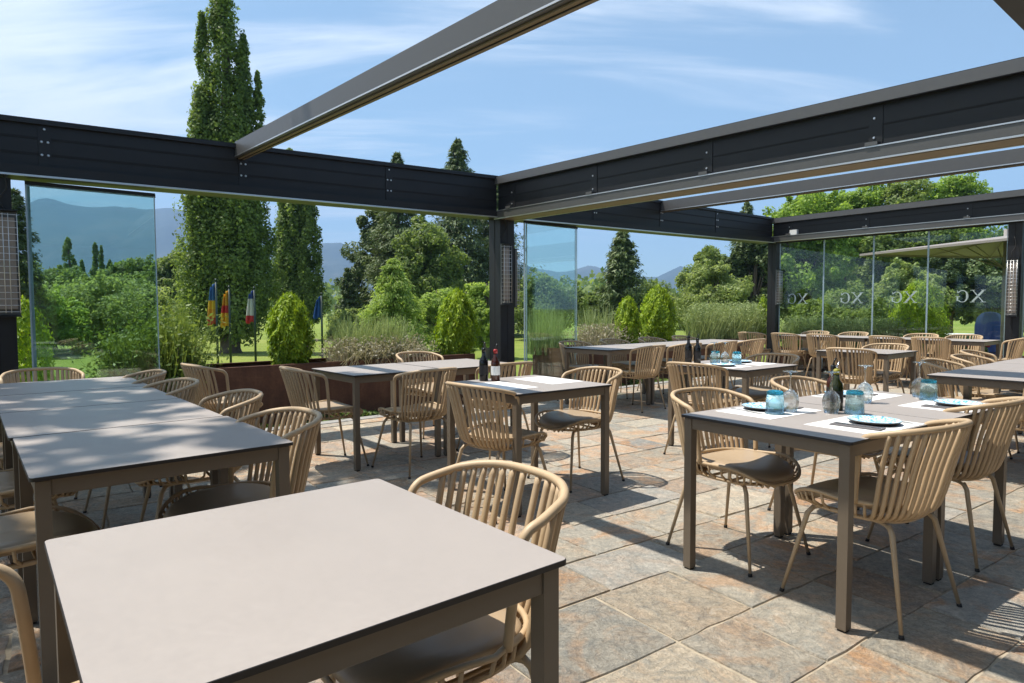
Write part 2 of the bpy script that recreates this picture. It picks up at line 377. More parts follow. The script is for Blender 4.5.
def haze():
    t = NT('pale_air'); t.t.nodes.remove(t.out); t.out = t.n('ShaderNodeOutputMaterial')
    v = t.n('ShaderNodeVolumePrincipled'); v.inputs['Color'].default_value = (.40, .62, 1, 1); v.inputs['Density'].default_value = .00036; v.inputs['Anisotropy'].default_value = .0
    t.l(v.outputs[0], t.out.inputs['Volume'])
    b = MB(); b.box(-4700, 4700, -4700, 4700, LZ-2.5, 640); o = b.build('haze', t.m); tag(o, kind='stuff', label='pale blue air fading the far mountains', cat='haze')
haze()

def clip(poly, f):
    out = []
    for i in range(len(poly)):
        a, b = poly[i-1], poly[i]; fa, fb = f(a), f(b)
        if (fa >= 0) != (fb >= 0):
            t = fa/(fa-fb); out.append((a[0]+(b[0]-a[0])*t, a[1]+(b[1]-a[1])*t))
        if fb >= 0: out.append(b)
    return out
def terrace():
    rnd = random.Random(3); FY = R(35.2); fu = Vector((math.cos(FY), math.sin(FY))); fv = Vector((math.sin(FY), -math.cos(FY)))
    b = MB(); cols = []
    v = -1.6
    while v < 9.6:
        h = rnd.choice((.28, .34, .40, .40, .46)); u = -8.0+rnd.random()*.5
        while u < 13.2:
            w = rnd.choice((.32, .40, .46, .52, .60, .68))
            cells = [(u, u+w, v, v+h)]
            if h >= .45 and w >= .6 and rnd.random() < .18:
                s = u+w*rnd.choice((.4, .5, .6)); cells = [(u, s, v, v+h), (s, u+w, v, v+h)]
            elif w <= .5 and h >= .4 and rnd.random() < .2:
                s = v+h*.5; cells = [(u, u+w, v, s), (u, u+w, s, v+h)]
            for (a0, a1, c0, c1) in cells:
                g = .0045; j = lambda: rnd.uniform(-.0035, .0035)
                q = [(a0+g+j(), c0+g+j()), (a1-g+j(), c0+g+j()), (a1-g+j(), c1-g+j()), (a0+g+j(), c1-g+j())]
                # ragged split edges
                P = []
                for k in range(4):
                    x0, y0 = q[k]; x1, y1 = q[(k+1) % 4]; n = 5
                    for m in range(n):
                        t = m/n; e = rnd.uniform(-.0055, .0055) if m else 0
                        P.append((x0+(x1-x0)*t+(e if k % 2 else 0), y0+(y1-y0)*t+(0 if k % 2 else e)))
                wp = [(P0.x+fu.x*x+fv.x*y, P0.y+fu.y*x+fv.y*y) for x, y in P]
                fn = lambda p: (p[0]-P0.x)*PV.x+(p[1]-P0.y)*PV.y
                wp = clip(wp, lambda p: fn(p)-.16); wp = clip(wp, lambda p: 8.9-fn(p))
                uu = lambda p: (p[0]-P0.x)*PU.x+(p[1]-P0.y)*PU.y
                wp = clip(wp, lambda p: 9.62-uu(p)); wp = clip(wp, lambda p: uu(p)+6.2)
                if len(wp) < 3: continue
                cx = sum(p[0] for p in wp)/len(wp); cy = sum(p[1] for p in wp)/len(wp)
                z = rnd.uniform(-.003, .003); tx, ty = rnd.uniform(-.008, .008), rnd.uniform(-.008, .008)
                n = len(wp); s1 = .992
                top = [(cx+(x-cx)*(1-.010), cy+(y-cy)*(1-.010), z+tx*(x-cx)+ty*(y-cy)) for x, y in wp]
                bot = [(x, y, z-.006+tx*(x-cx)+ty*(y-cy)) for x, y in wp]; low = [(x, y, -.03) for x, y in wp]
                fs = [tuple(range(n))[::-1]]+[(k, (k+1) % n, n+(k+1) % n, n+k) for k in range(n)]+[(n+k, n+(k+1) % n, 2*n+(k+1) % n, 2*n+k) for k in range(n)]
                b.add(top+bot+low, fs, 0); c = (rnd.random(), rnd.random(), rnd.random(), 1); cols += [c]*(3*n)
            u += w
        v += h
    o = b.build('terrace_paving', M['stone']); tag(o, kind='structure')
    # outward normals
    me = o.data; ca = me.color_attributes.new('paver', 'FLOAT_COLOR', 'POINT'); ca.data.foreach_set('color', [x for c in cols for x in c])
    j = MB(); c = [W(-6.2, .0), W(9.62, .0), W(9.62, 8.9), W(-6.2, 8.9)]
    j.add([(p.x, p.y, z) for z in (LZ-.2, -.006) for p in c], [(4, 7, 6, 5), (0, 1, 5, 4), (1, 2, 6, 5), (2, 3, 7, 6), (3, 0, 4, 7)]); tag(j.build('terrace_bed', M['mortar']), kind='structure')
    k = MB()
    x = -6.2
    while x < 9.5:
        l = .8; q = [W(x+.004, 0), W(min(x+l, 9.62)-.004, 0), W(min(x+l, 9.62)-.004, .15), W(x+.004, .15)]
        k.add([(p.x, p.y, z) for z in (-.02, .008) for p in q], [(3, 2, 1, 0), (4, 7, 6, 5)[::-1], (0, 1, 5, 4), (1, 2, 6, 5), (2, 3, 7, 6), (3, 0, 4, 7)]); x += l
    tag(k.build('terrace_kerb', M['kerb']), kind='structure')
    s = MB(); c = [W(-6.2, -1.5), W(9.62, -1.5), W(9.62, 0), W(-6.2, 0)]
    s.add([(p.x, p.y, z) for z in (LZ-.1, -.09) for p in c], [(4, 7, 6, 5), (0, 1, 5, 4), (1, 2, 6, 5), (2, 3, 7, 6), (3, 0, 4, 7)]); tag(s.build('planting_bed', M['soil']), kind='structure')
    c = [W(9.64, -1.5), W(11.0, -1.5), W(11.0, 8.9), W(9.64, 8.9)]
    s = MB(); s.add([(p.x, p.y, z) for z in (LZ-.1, -.09) for p in c], [(4, 7, 6, 5), (0, 1, 5, 4), (1, 2, 6, 5), (2, 3, 7, 6), (3, 0, 4, 7)]); tag(s.build('side_planting_bed', M['soil']), kind='structure')
terrace()

# ------------------------------------------------------------------ pergola
def obox(mb, a, b, off, wid, z0a, z1a, z0b=None, z1b=None, mi=0):
    """beam from plan point a to b (Vector2/3), sideways off..off+wid, heights at both ends"""
    z0b = z0a if z0b is None else z0b; z1b = z1a if z1b is None else z1b
    a = Vector((a.x, a.y)); b = Vector((b.x, b.y)); d = (b-a).normalized(); n = Vector((-d.y, d.x))
    q = [(a+n*off, z0a, z1a), (b+n*off, z0b, z1b), (b+n*(off+wid), z0b, z1b), (a+n*(off+wid), z0a, z1a)]
    mb.add([(p.x, p.y, l) for p, l, h in q]+[(p.x, p.y, h) for p, l, h in q], [(3, 2, 1, 0), (4, 5, 6, 7), (0, 1, 5, 4), (1, 2, 6, 5), (2, 3, 7, 6), (3, 0, 4, 7)], mi)
OBOX = obox
def bolt(mb, p, n, r=.011):
    n = Vector(n).normalized(); a = n.orthogonal().normalized(); c = n.cross(a); vs = []
    for k in range(8): an = k*math.pi/4; vs.append(Vector(p)+a*math.cos(an)*r+c*math.sin(an)*r)
    for k in range(8): an = k*math.pi/4; vs.append(Vector(p)+(a*math.cos(an)+c*math.sin(an))*r*.7+n*.006)
    mb.add(vs, [(k, (k+1) % 8, 8+(k+1) % 8, 8+k) for k in range(8)]+[tuple(range(8, 16))], 0)
PG = empty('pergola', W(2.55, 0), 0, 'anthracite aluminium pergola frame with wide beams open to the sky over the terrace', 'pergola')
PGI = Matrix.Translation(-W(2.55, 0))
def child(mb, name, mats, parent=PG):
    o = mb.build(name, mats, parent); o.matrix_parent_inverse = PGI if parent is PG else Matrix.Identity(4); return o
def back_beam(u0, u1, za, zb, ha, hb, grooves, joints):
    b = MB(); n = PV
    # main box: front face at v=0.0, depth 0.24 behind
    obox(b, W(u0, 0), W(u1, 0), 0, .22, za, ha, zb, hb)
    obox(b, W(u0, 0), W(u1, 0), -.035, .255, ha-.03, ha+.012, hb-.03, hb+.012)         # top cap
    obox(b, W(u0, 0), W(u1, 0), -.06, .06, za-.0, za+.09, zb, zb+.09)                    # lower gutter lip
    obox(b, W(u0, 0), W(u1, 0), -.075, .016, za-.006, za+.010, zb-.006, zb+.010, 3)      # bright bottom bead
    for g in grooves:
        obox(b, W(u0, 0), W(u1, 0), -.003, .003, za+(ha-za)*g-.010, za+(ha-za)*g+.010, zb+(hb-zb)*g-.010, zb+(hb-zb)*g+.010, 2)
    o = child(b, 'beam', [M['anthracite'], M['graphite'], M['groove'], M['silver']])
    for j in joints:
        f = (j-u0)/(u1-u0); z0 = za+(zb-za)*f; z1 = ha+(hb-ha)*f
        p = MB(); obox(p, W(j-.045, 0), W(j+.045, 0), -.008, .0045, z0+.092, z1-.032); pl = child(p, 'joint_plate', M['anthracite'])
        q = MB()
        for fz in (.30, .62, .93):
            for du in ((-.022, .022) if fz < .9 else (0,)):
                pt = W(j+du, .008, z0+.09+(z1-z0-.13)*fz); bolt(q, pt, (PV.x, PV.y, 0))
        q.build('bolts', M['silver'], pl)
back_beam(-4.45, 2.42, 2.325, 2.44, 2.772, 2.975, (.42, .70), (-4.05, -2.43, -.81, .83))
back_beam(2.68, 9.44, 2.445, 2.54, 2.985, 3.03, (.42, .70), (4.3, 5.89, 7.5))
def side_beam(u0, v0, v1, z0, z1, joints, dz0=0., dz1=0., name='beam'):
    a, c = W(u0, v0), W(u0, v1)          # direction v; left normal of v points to +u
    def obox(mb, a_, c_, off, wid, za, zb, _1=None, _2=None, mi=0):
        k = lambda z: dz0+(dz1-dz0)*(z-z0)/(z1-z0)
        full = a_ is a
        f0, f1 = (0, 1) if full else ((a_-a).length/(c-a).length, (c_-a).length/(c-a).length)
        OBOX(mb, a_, c_, off, wid, za+k(za)*f0, zb+k(zb)*f0, za+k(za)*f1, zb+k(zb)*f1, mi)
    b = MB()
    obox(b, a, c, -.10, .22, z0+.02, z1-.02)                                   # web
    obox(b, a, c, -.16, .34, z1-.105, z1)                                      # upper flange
    obox(b, a, c, -.17, .06, z0, z0+.095)                                      # lower fascia
    obox(b, a, c, -.18, .012, z0+.093, z0+.104, None, None, 1)                 # bright ledge
    obox(b, a, c, -.176, .010, z0-.010, z0+.004, None, None, 1)
    obox(b, a, c, -.11, .24, z0-.004, z0+.018, None, None, 3)
    obox(b, a, c, .13, .012, z0-.008, z0+.06, None, None, 1)
    obox(b, a, c, -.1032, .0035, z0+.30*(z1-z0)+.11, z0+.30*(z1-z0)+.124, None, None, 2)
    o = child(b, name, [M['graphite'] if False else M['anthracite'], M['silver'], M['groove'], M['trackunder']])
    # flange and fascia in lighter metal strips
    f = MB(); obox(f, a, c, -.164, .0038, z1-.10, z1-.006); obox(f, a, c, -.1745, .0042, z0+.006, z0+.09); f.build('fascia_strip', M['graphite'], o)
    for j in joints:
        p = MB(); obox(p, W(u0, j-.05), W(u0, j+.05), -.106, .006, z0+.105, z1-.107); pl = child(p, 'joint_plate', M['anthracite'])
        q = MB(); n = (-PU.x, -PU.y, 0)
        for fz in (.2, .62): bolt(q, W(u0-.107, j-.01, z0+dz0*(j-v0)/(v1-v0)+.1+(z1-z0-.2)*fz), n)
        qb = MB(); obox(qb, W(u0, j-.045), W(u0, j+.045), -.186, .07, z0+.105, z0+.135); qb.build('bracket', M['graphite'], pl)
        q.build('bolts', M['silver'], pl)
    return o
side_beam(2.55, .0, 6.1, 2.425, 2.975, (.3, 1.73, 3.2, 4.68), -.075, -.125)
side_beam(9.57, .0, 7.6, 2.56, 3.03, (.35, 1.78, 3.33))
side_beam(-4.5, .0, 6.1, 2.30, 2.84, (1.5, 3.1))
def front_beam():
    b = MB(); obox(b, W(-4.3, 6.17), W(2.4, 6.17), -.11, .22, 2.33, 2.84); obox(b, W(-4.3, 6.17), W(2.4, 6.17), -.13, .26, 2.842, 2.87)
    child(b, 'beam', M['anthracite'])
    b = MB(); obox(b, W(2.7, 7.6), W(9.4, 7.6), -.11, .22, 2.4, 2.9); child(b, 'beam', M['anthracite'])
front_beam()
def rafter(u, v0, v1, za, zb, h):
    b = MB(); a, c = W(u, v0), W(u, v1)
    obox(b, a, c, -.055, .11, za, za+h, zb, zb+h)
    obox(b, a, c, -.062, .0065, za+.006, za+.016, zb+.006, zb+.016, 1)
    obox(b, a, c, -.03, .06, za-.012, za-.002, zb-.012, zb-.002, 2)
    obox(b, a, c, -.004, .008, za-.016, za-.008, zb-.016, zb-.008, 3)
    child(b, 'rafter', [M['graphite'], M['silver'], M['trackunder'], M['groove']])
rafter(-.83, .005, 6.05, 2.755, 2.525, .155)
rafter(5.92, .005, 7.5, 2.84, 2.76, .17)
def post(u, v, w, h, seam=True):
    b = MB(); 
    for (du0, du1, dv0, dv1, z0, z1) in ((-w/2, w/2, -w/2, w/2, 0, h), (-w/2-.012, w/2+.012, -w/2-.012, w/2+.012, .0, .012)):
        q = [W(u+a, v+c) for a, c in ((du0, dv0), (du1, dv0), (du1, dv1), (du0, dv1))]
        b.add([(p.x, p.y, z) for z in (z0, z1) for p in q], [(3, 2, 1, 0)[::-1], (4, 5, 6, 7)[::-1], (0, 4, 5, 1), (1, 5, 6, 2), (2, 6, 7, 3), (3, 7, 4, 0)], 0)
    obox(b, W(u-.008, v), W(u+.008, v), -w/2-.002, .003, .02, h-.01, None, None, 1)
    obox(b, W(u, v-.008), W(u, v+.008), -w/2-.002, .003, .02, h-.01, None, None, 1)
    child(b, 'post', [M['anthracite'], M['groove']])
post(2.55, -.06, .24, 2.44); post(9.57, -.02, .18, 2.56); post(9.57, 3.95, .18, 2.56); post(9.57, 7.5, .18, 2.5)
post(-2.79, -.10, .24, 2.33); post(-4.5, 6.1, .2, 2.31); post(2.55, 6.1, .22, 2.4)
b = MB(); obox(b, W(9.42, .38), W(9.42, .52), -.02, .07, 2.66, 2.76); child(b, 'junction_box', M['white'])

def heater(u, v, d, z0, z1, w, label):
    t = empty('infrared_heater', W(u, v, z0), face(d), label, 'heater'); h = z1-z0
    b = MB(); b.box(-w/2, w/2, -.03, .0, 0, h, bev=.004); b.build('backplate', M['graphite'], t)
    b = MB(); b.box(-w/2+.018, w/2-.018, .0015, .022, .05, h-.05, bev=.004); b.build('heating_element', M['elem'], t)
    b = MB()
    for k in range(int(h/.055)+1): z = .03+k*(h-.06)/int(h/.055); b.tube([(-w/2, .0, z), (-w/2, .05, z), (w/2, .05, z), (w/2, .0, z)], .0028, 5)
    for x in (-w/2+.004, -.018, .018, w/2-.004): b.tube([(x, .052, .02), (x, .052, h-.02)], .003, 5)
    b.build('wire_guard', M['silver'], t)
    b = MB(); b.box(-w/2-.004, w/2+.004, -.034, .04, -.012, -.0005); b.box(-w/2-.004, w/2+.004, -.034, .04, h+.0005, h+.012); b.build('end_cap', M['anthracite'], t)
    b = MB(); b.tube(catmull([(0, -.02, h+.01), (.03, -.02, h+.10), (-.02, -.02, h+.20), (0, -.025, h+.34)], 5), .006, 5); b.build('cable', M['rubber'], t)
heater(2.49, .10, '+v', 1.30, 2.09, .13, 'silver infrared heater on the front of the corner post between the two pergola bays')
heater(2.73, -.02, '+u', 1.27, 2.04, .12, 'silver infrared heater on the right side of the middle corner post facing the far bay')
heater(-2.72, .07, '+v', 1.20, 2.05, .16, 'silver infrared heater with wire guard at the left edge of the photo')
heater(9.49, .12, '+v', 1.30, 2.0, .12, 'narrow infrared heater on the distant corner post behind the lavender hedge')
heater(9.42, 3.95, '-u', 1.1, 1.98, .13, 'infrared heater on the rightmost far post beside the etched glass')

# ------------------------------------------------------------------ sliding glass panels
def serif_xg():
    b = MB(); h = .20; d = .0006
    def quad(p): b.add([(x, y, z) for z in (-d, d) for x, y in p], [(3, 2, 1, 0), (4, 5, 6, 7)]+[(k, (k+1) % 4, 4+(k+1) % 4, 4+k) for k in range(4)])
    def bar(x0, y0, x1, y1, w):
        dx, dy = x1-x0, y1-y0; l = math.hypot(dx, dy); nx, ny = -dy/l*w/2, dx/l*w/2; quad([(x0-nx, y0-ny), (x1-nx, y1-ny), (x1+nx, y1+ny), (x0+nx, y0+ny)])
    ox = -.115
    bar(ox-.075, h/2-.008, ox+.075, -h/2+.008, .030); bar(ox+.07, h/2-.008, ox-.07, -h/2+.008, .014)
    for sx in (-.073, .073):
        for sy in (h/2-.004, -h/2+.004): bar(ox+sx-.034, sy, ox+sx+.034, sy, .009)
    ox = .10; n = 26; ring = []
    for k in range(n+1):
        a = R(38+k*(315-38)/n); wv = .011+.022*abs(math.cos(a))**1.3; ring.append(((ox+.085*math.cos(a), .1*math.sin(a)), (ox+(.085-wv)*math.cos(a), (.1-.012)*math.sin(a))))
    for k in range(n): quad([ring[k][0], ring[k+1][0], ring[k+1][1], ring[k][1]])
    bar(ox+.068, -.078, ox+.068, -.006, .024); bar(ox+.030, -.004, ox+.098, -.004, .009); bar(ox+.066, .052, ox+.070, .094, .010)
    o = b.build('lettering', M['etch']); me = o.data; bpy.data.objects.remove(o); return me
XG = serif_xg()
def panel(a, b, z0, z1, label, mat='pane', group=None, logo=None):
    mid = (a+b)/2; d = b-a; L = d.length; t = empty('glass_panel', (mid.x, mid.y, z0), math.atan2(d.y, d.x), label, 'glass panel', group); h = z1-z0
    m = MB(); m.box(-L/2+.012, L/2-.012, -.005, .005, .04, h-.03); m.build('pane', M[mat], t)
    m = MB(); m.box(-L/2, -L/2+.012, -.009, .009, .04, h-.03); m.box(L/2-.0119, L/2-.005, -.006, .006, .04, h-.03); m.build('edge_profile', M['paneedge'], t)
    m = MB(); m.box(-L/2, L/2, -.015, .015, 0, .04); m.build('bottom_rail', M['anthracite'], t)
    m = MB(); m.box(-L/2, L/2, -.012, .012, h-.03, h); m.build('top_rail', M['anthracite'], t)
    if logo:
        o = bpy.data.objects.new('lettering', XG); COL.objects.link(o); o.parent = t; o.location = (logo[0], .0065*logo[2], logo[1]-z0); o.rotation_euler = (R(90), 0, R(180) if logo[2] > 0 else 0)
for k, lab in enumerate(('innermost of the three stacked clear glass panels beside the left post', 'middle of the three stacked glass panels beside the left post', 'outermost tinted glass panel of the stack beside the left post')):
    panel(W(-2.575+.012*k, -.05-.035*k), W(-1.60+.008*k, -.05-.035*k), .02, 2.33, lab, 'panetint' if k == 0 else 'pane')
for k, lab in enumerate(('front glass panel of the stack right of the middle post', 'second glass panel of the stack right of the middle post')):
    panel(W(2.92+.08*k, -.03-.05*k), W(3.92+.08*k, -.03-.05*k), .02, 2.45, lab, 'panetint' if k == 0 else 'pane')
fars = [(.10, .98, 'far glass panel nearest the distant corner post, etched XG seen reversed, lavender behind'),
        (.98, 1.87, 'far glass panel etched XG reversed with dense green maple foliage behind it'),
        (1.87, 2.74, 'far glass panel etched XG reversed with the golden thuja behind it'),
        (2.74, 3.84, 'far glass panel etched XG reversed left of the far right post')]
for (s0, s1, lab) in fars:
    panel(W(9.57, s0), W(9.57, s1), .02, 2.56, lab, 'pane', None, ((-.08 if s0 < .5 else .06), 1.42, 1))
panel(W(9.57, 4.06), W(9.57, 4.96), .02, 2.56, 'far glass panel just right of the rightmost post at the photo edge', 'pane')

# ------------------------------------------------------------------ unseen restaurant front added behind the viewer, kept dark for the glass to mirror
def restaurant():
    c = W(1.7, 9.2); t = empty('restaurant_building', (c.x, c.y, 0), YAW, 'dark timber clad restaurant front behind the terrace', 'building'); L = 8.2
    m = MB(); holes = [(-6.6, -4.2), (-3.4, -1.0), (-.2, 2.2), (3.0, 5.4)]; x = -L
    for a, b_ in holes+[(L, L)]:
        m.box(x, a, -.35, 0, -.25, 3.4)
        if b_ > a: m.box(a, b_, -.35, 0, 2.35, 3.4); m.box(a, b_, -.35, 0, -.25, .02)
        x = b_
    m.build('wall', M['timber'], t)
    for a, b_ in holes:
        f = MB(); f.box(a, a+.07, -.2, -.12, .021, 2.349); f.box(b_-.07, b_, -.2, -.12, .021, 2.349); f.box((a+b_)/2-.035, (a+b_)/2+.035, -.2, -.12, .021, 2.349); w = f.build('window', M['anthracite'], t)
        g = MB(); g.box(a+.071, b_-.071, -.165, -.155, .03, 2.34); g.build('pane', M['pane'], w)
    m = MB(); m.box(-L-.4, L+.4, -6, .55, 3.41, 3.62); m.build('roof', M['anthracite'], t)
    m = MB(); m.box(-L, L, -5.6, -5.4, -.25, 3.4); m.box(-L, L, -5.39, -.36, -.03, -.01); m.build('interior', M['timber'], t)
restaurant()

# ------------------------------------------------------------------ corten planters and the plants in them
def planter(u0, u1, v0, v1, h, label):
    c = W((u0+u1)/2, (v0+v1)/2, 0); t = empty('corten_planter', (c.x, c.y, -.09), YAW, label, 'planter'); L = (u1-u0)/2; D = (v1-v0)/2; h += .09
    m = MB(); w = .012
    m.box(-L, L, -D, -D+w, 0, h); m.box(-L, L, D-w, D, 0, h); m.box(-L, -L+w, -D+w, D-w, 0, h); m.box(L-w, L, -D+w, D-w, 0, h)
    m.box(-L, L, -D+w+.001, -D+.05, h-.012, h+.001); m.box(-L, L, D-.05, D-w-.001, h-.012, h+.001)
    x = -L+1.2
    while x < L-.3: m.box(x-.004, x+.004, -D-.0025, -D+.002, .0, h-.01); x += 1.2
    m.build('steel_trough', M['corten'], t)
    m = MB(); m.box(-L+w+.001, L-w-.001, -D+w+.001, D-w-.001, h-.12, h-.06); m.build('soil', M['soil'], t); return t
planter(-1.22, 2.38, -1.15, -.45, .62, 'rusty steel trough planter along the left bay behind the dining tables')
planter(4.05, 9.3, -1.15, -.45, .62, 'rusty steel trough planter along the far bay under the golden thujas')
planter(9.75, 10.4, .1, 7.5, .5, 'rusty steel planter outside the etched glass wall at the far right') if False else None
def side_planter():
    c = W(10.15, 3.4, 0); t = empty('corten_planter', (c.x, c.y, -.09), YAW, 'long low rusty planter outside the etched glass wall', 'planter')
    m = MB(); L = .33; D = 3.6; h = .52; w = .012
    m.box(-L, L, -D, -D+w, 0, h); m.box(-L, L, D-w, D, 0, h); m.box(-L, -L+w, -D+w, D-w, 0, h); m.box(L-w, L, -D+w, D-w, 0, h); m.build('steel_trough', M['corten'], t)
    m = MB(); m.box(-L+w+.001, L-w-.001, -D+w+.001, D-w-.001, h-.12, h-.06); m.build('soil', M['soil'], t)
side_planter()

def leafmesh(name, C, Nrm, size, mat, parent=None, aspect=.55, up=None, jit=.6):
    """diamond leaves: centres C, outward normals Nrm"""
    n = len(C); C = np.asarray(C, float); Nn = np.asarray(Nrm, float)+RNG.normal(0, jit, (n, 3)); Nn /= np.linalg.norm(Nn, axis=1)[:, None]+1e-9
    A = np.asarray(up, float)+RNG.normal(0, .45, (n, 3)) if up is not None else RNG.normal(0, 1, (n, 3))
    T = A-Nn*(A*Nn).sum(1)[:, None]; T /= np.linalg.norm(T, axis=1)[:, None]+1e-9; B = np.cross(Nn, T)
    sz = np.asarray(size)*RNG.uniform(.6, 1.35, n); sz = sz[:, None]
    V = np.empty((n, 4, 3)); V[:, 0] = C-T*sz; V[:, 1] = C+B*sz*aspect-T*sz*.1; V[:, 2] = C+T*sz; V[:, 3] = C-B*sz*aspect-T*sz*.1
    V[:, 0] += Nn*sz*.15; V[:, 2] -= Nn*sz*.25
    me = bpy.data.meshes.new(name); me.vertices.add(n*4); me.vertices.foreach_set('co', V.ravel()); me.loops.add(n*4); me.loops.foreach_set('vertex_index', np.arange(n*4, dtype=np.int32))
    me.polygons.add(n); me.polygons.foreach_set('loop_start', np.arange(0, n*4, 4, dtype=np.int32)); me.polygons.foreach_set('loop_total', np.full(n, 4, dtype=np.int32))
    me.materials.append(mat); me.update(calc_edges=True); me.validate()
    o = bpy.data.objects.new(name, me); COL.objects.link(o)
    if parent: o.parent = parent
    return o
def ell(c, r, n, lo=.45):
    d = RNG.normal(0, 1, (n, 3)); d /= np.linalg.norm(d, axis=1)[:, None]; rad = RNG.uniform(lo**3, 1, n)**(1/3)
    return np.asarray(c)+d*rad[:, None]*np.asarray(r), d
def blades(name, roots, length, lean, width, mat, parent=None, seg=3, droop=.3):
    n = len(roots); V = []; F = []; roots = np.asarray(roots)
    for i in range(n):
        a = RNG.uniform(0, 2*math.pi); L = length*RNG.uniform(.6, 1.15); le = abs(RNG.normal(0, lean)); dx, dy = math.cos(a)*le, math.sin(a)*le
        w = width*RNG.uniform(.7, 1.3); px, py = -math.sin(a+RNG.uniform(-1, 1))*w, math.cos(a+RNG.uniform(-1, 1))*w; o = len(V)
        for k in range(seg+1):
            t = k/seg; x = roots[i]+np.array([dx*L*(t+droop*t*t), dy*L*(t+droop*t*t), L*(t-.35*le*t*t)]); ww = (1-.75*t)
            V.append((x[0]-px*ww, x[1]-py*ww, x[2])); V.append((x[0]+px*ww, x[1]+py*ww, x[2]))
        for k in range(seg): F.append((o+2*k, o+2*k+1, o+2*k+3, o+2*k+2))
    b = MB(); b.add(V, F); return b.build(name, mat, parent), V

def thuja(x, y, z, h, r, label, seed_n=2600, squat=1.0):
    t = empty('golden_thuja', (x, y, z), random.random()*6, label, 'shrub')
    C = []; Nr = []
    n = int(seed_n*3.6)
    zz = RNG.uniform(.03, 1, n); a = RNG.uniform(0, 2*math.pi, n)
    prof = np.sin(np.clip(zz*1.0, 0, 1)**.80*math.pi)**.48; prof = np.clip(prof, .04, None)
    lob = 1+.13*np.sin(a*5+zz*9)+.09*np.sin(a*9-zz*14)+RNG.normal(0, .07, n)
    rr = r*prof*lob*RNG.uniform(.55, 1.0, n)**.45
    C = np.stack([rr*np.cos(a), rr*np.sin(a), zz*h+.025*RNG.normal(0, 1, n)*h], 1); Nr = np.stack([np.cos(a), np.sin(a), np.full(n, .25)], 1)
    leafmesh('foliage', C, Nr, (.024+.006*h), M['thuja'], t, .34, np.stack([np.cos(a)*.35, np.sin(a)*.35, np.ones(n)], 1), .4)
    b = MB(); b.tube([(0, 0, -.1), (0, 0, h*.5)], [.025, .01], 6); b.build('stem', M['bark'], t)
def on_line(px, v):
    k = (px-512)/646.42; u = (k*(P0.y+PV.y*v)-(P0.x+PV.x*v))/(PU.x-k*PU.y); return W(u, v)
p = on_line(290, -.8); thuja(p.x, p.y, .52, .88, .245, 'golden green thuja bush in the rusty planter right of the flagpoles')
p = on_line(457, -.8); thuja(p.x, p.y, .52, .96, .28, 'bright thuja bush in the rusty planter just left of the middle post')
p = on_line(628, -.8); thuja(p.x, p.y, .50, .92, .22, 'slimmer yellow thuja, left one of the pair behind the far bay tables', 1800)
p = on_line(658, -.8); thuja(p.x, p.y, .50, 1.12, .33, 'rounder taller thuja, right one of the pair behind the far bay tables')
p = W(10.5, 2.32); thuja(p.x, p.y, .05, 1.62, .48, 'golden thuja standing behind the third etched glass panel', 3400)
p = on_line(763, -.55); thuja(p.x, p.y, .45, 1.0, .16, 'narrow yellow thuja against the distant corner post', 900)

def grass_clump(px, v, n, L, r, mat, name, label, cat, width=.006, lean=.25, z=.5, heads=None):
    p = on_line(px, v) if px is not None else v
    t = empty(name, (p.x, p.y, z), 0, label, cat)
    a = RNG.uniform(0, 6.28, n); q = r*np.sqrt(RNG.uniform(0, 1, n)); roots = np.stack([q*np.cos(a), q*np.sin(a), np.zeros(n)], 1)
    o, V = blades('stems', roots, L, lean, width, M[mat], t)
    if heads:
        tips = np.array(V).reshape(-1, 8, 3)[:, 6]; k = np.repeat(tips, 3, 0)+RNG.normal(0, .018, (len(tips)*3, 3)); h = leafmesh('heads', k, RNG.normal(0, 1, k.shape), .018, M[heads], None, .5)
        hv = [tuple(v.co) for v in h.data.vertices]; hf = [tuple(p.vertices) for p in h.data.polygons]; bpy.data.objects.remove(h)
        b = MB(); b.add([v.co for v in o.data.vertices], [tuple(p.vertices) for p in o.data.polygons], 0); b.add(hv, hf, 1); bpy.data.objects.remove(o); b.build('stems', [M[mat], M[heads]], t)
for i, px in enumerate((352, 372, 392)):
    grass_clump(px, -.75, 420, .62, .22, 'lav', 'ornamental_grass', ('feathery green ornamental grass at the left of the dry clumps in the planter', 'feathery green ornamental grass between the dry clumps below the birch', 'feathery green ornamental grass right of the dry clumps in the planter')[i], 'plant', .005, .22)
for i, px in enumerate((343, 366, 385, 407)):
    grass_clump(px, -.6, 260, .34, .2, 'dry', 'dry_lavender', ('leftmost dry lavender clump in the planter, just right of the blue flag', 'second brown dry lavender clump from the left in the planter', 'third brown dry lavender clump from the left in the planter', 'brown dry lavender clump left of the bright thuja')[i], 'plant', .005, .5, .52, 'dry')
for i, px in enumerate((590, 606)):
    grass_clump(px, -.7, 260, .42, .25, 'dry', 'dry_lavender', ('brown dry lavender clump beside the sliding glass stack', 'brown dry lavender clump left of the pair of thujas')[i], 'plant', .005, .45, .52, 'dry')
for i, px in enumerate((545, 596)):
    grass_clump(px, -1.0, 380, .75, .3, 'lav', 'ornamental_grass', ('tall green ornamental grass seen through the sliding glass stack', 'tall green ornamental grass right of the sliding glass stack')[i], 'plant', .006, .2, .5)
for i, px in enumerate((705, 724, 741, 752)):
    grass_clump(px, -.75, 620, .72, .34, 'lav', 'lavender_bush', ('pale green lavender bush, leftmost of the mound left of the distant post', 'tall pale lavender bush second from the left by the distant post', 'tall pale lavender bush third from the left by the distant post', 'pale lavender bush close to the distant corner post')[i], 'plant', .007, .28, .55, 'lav')
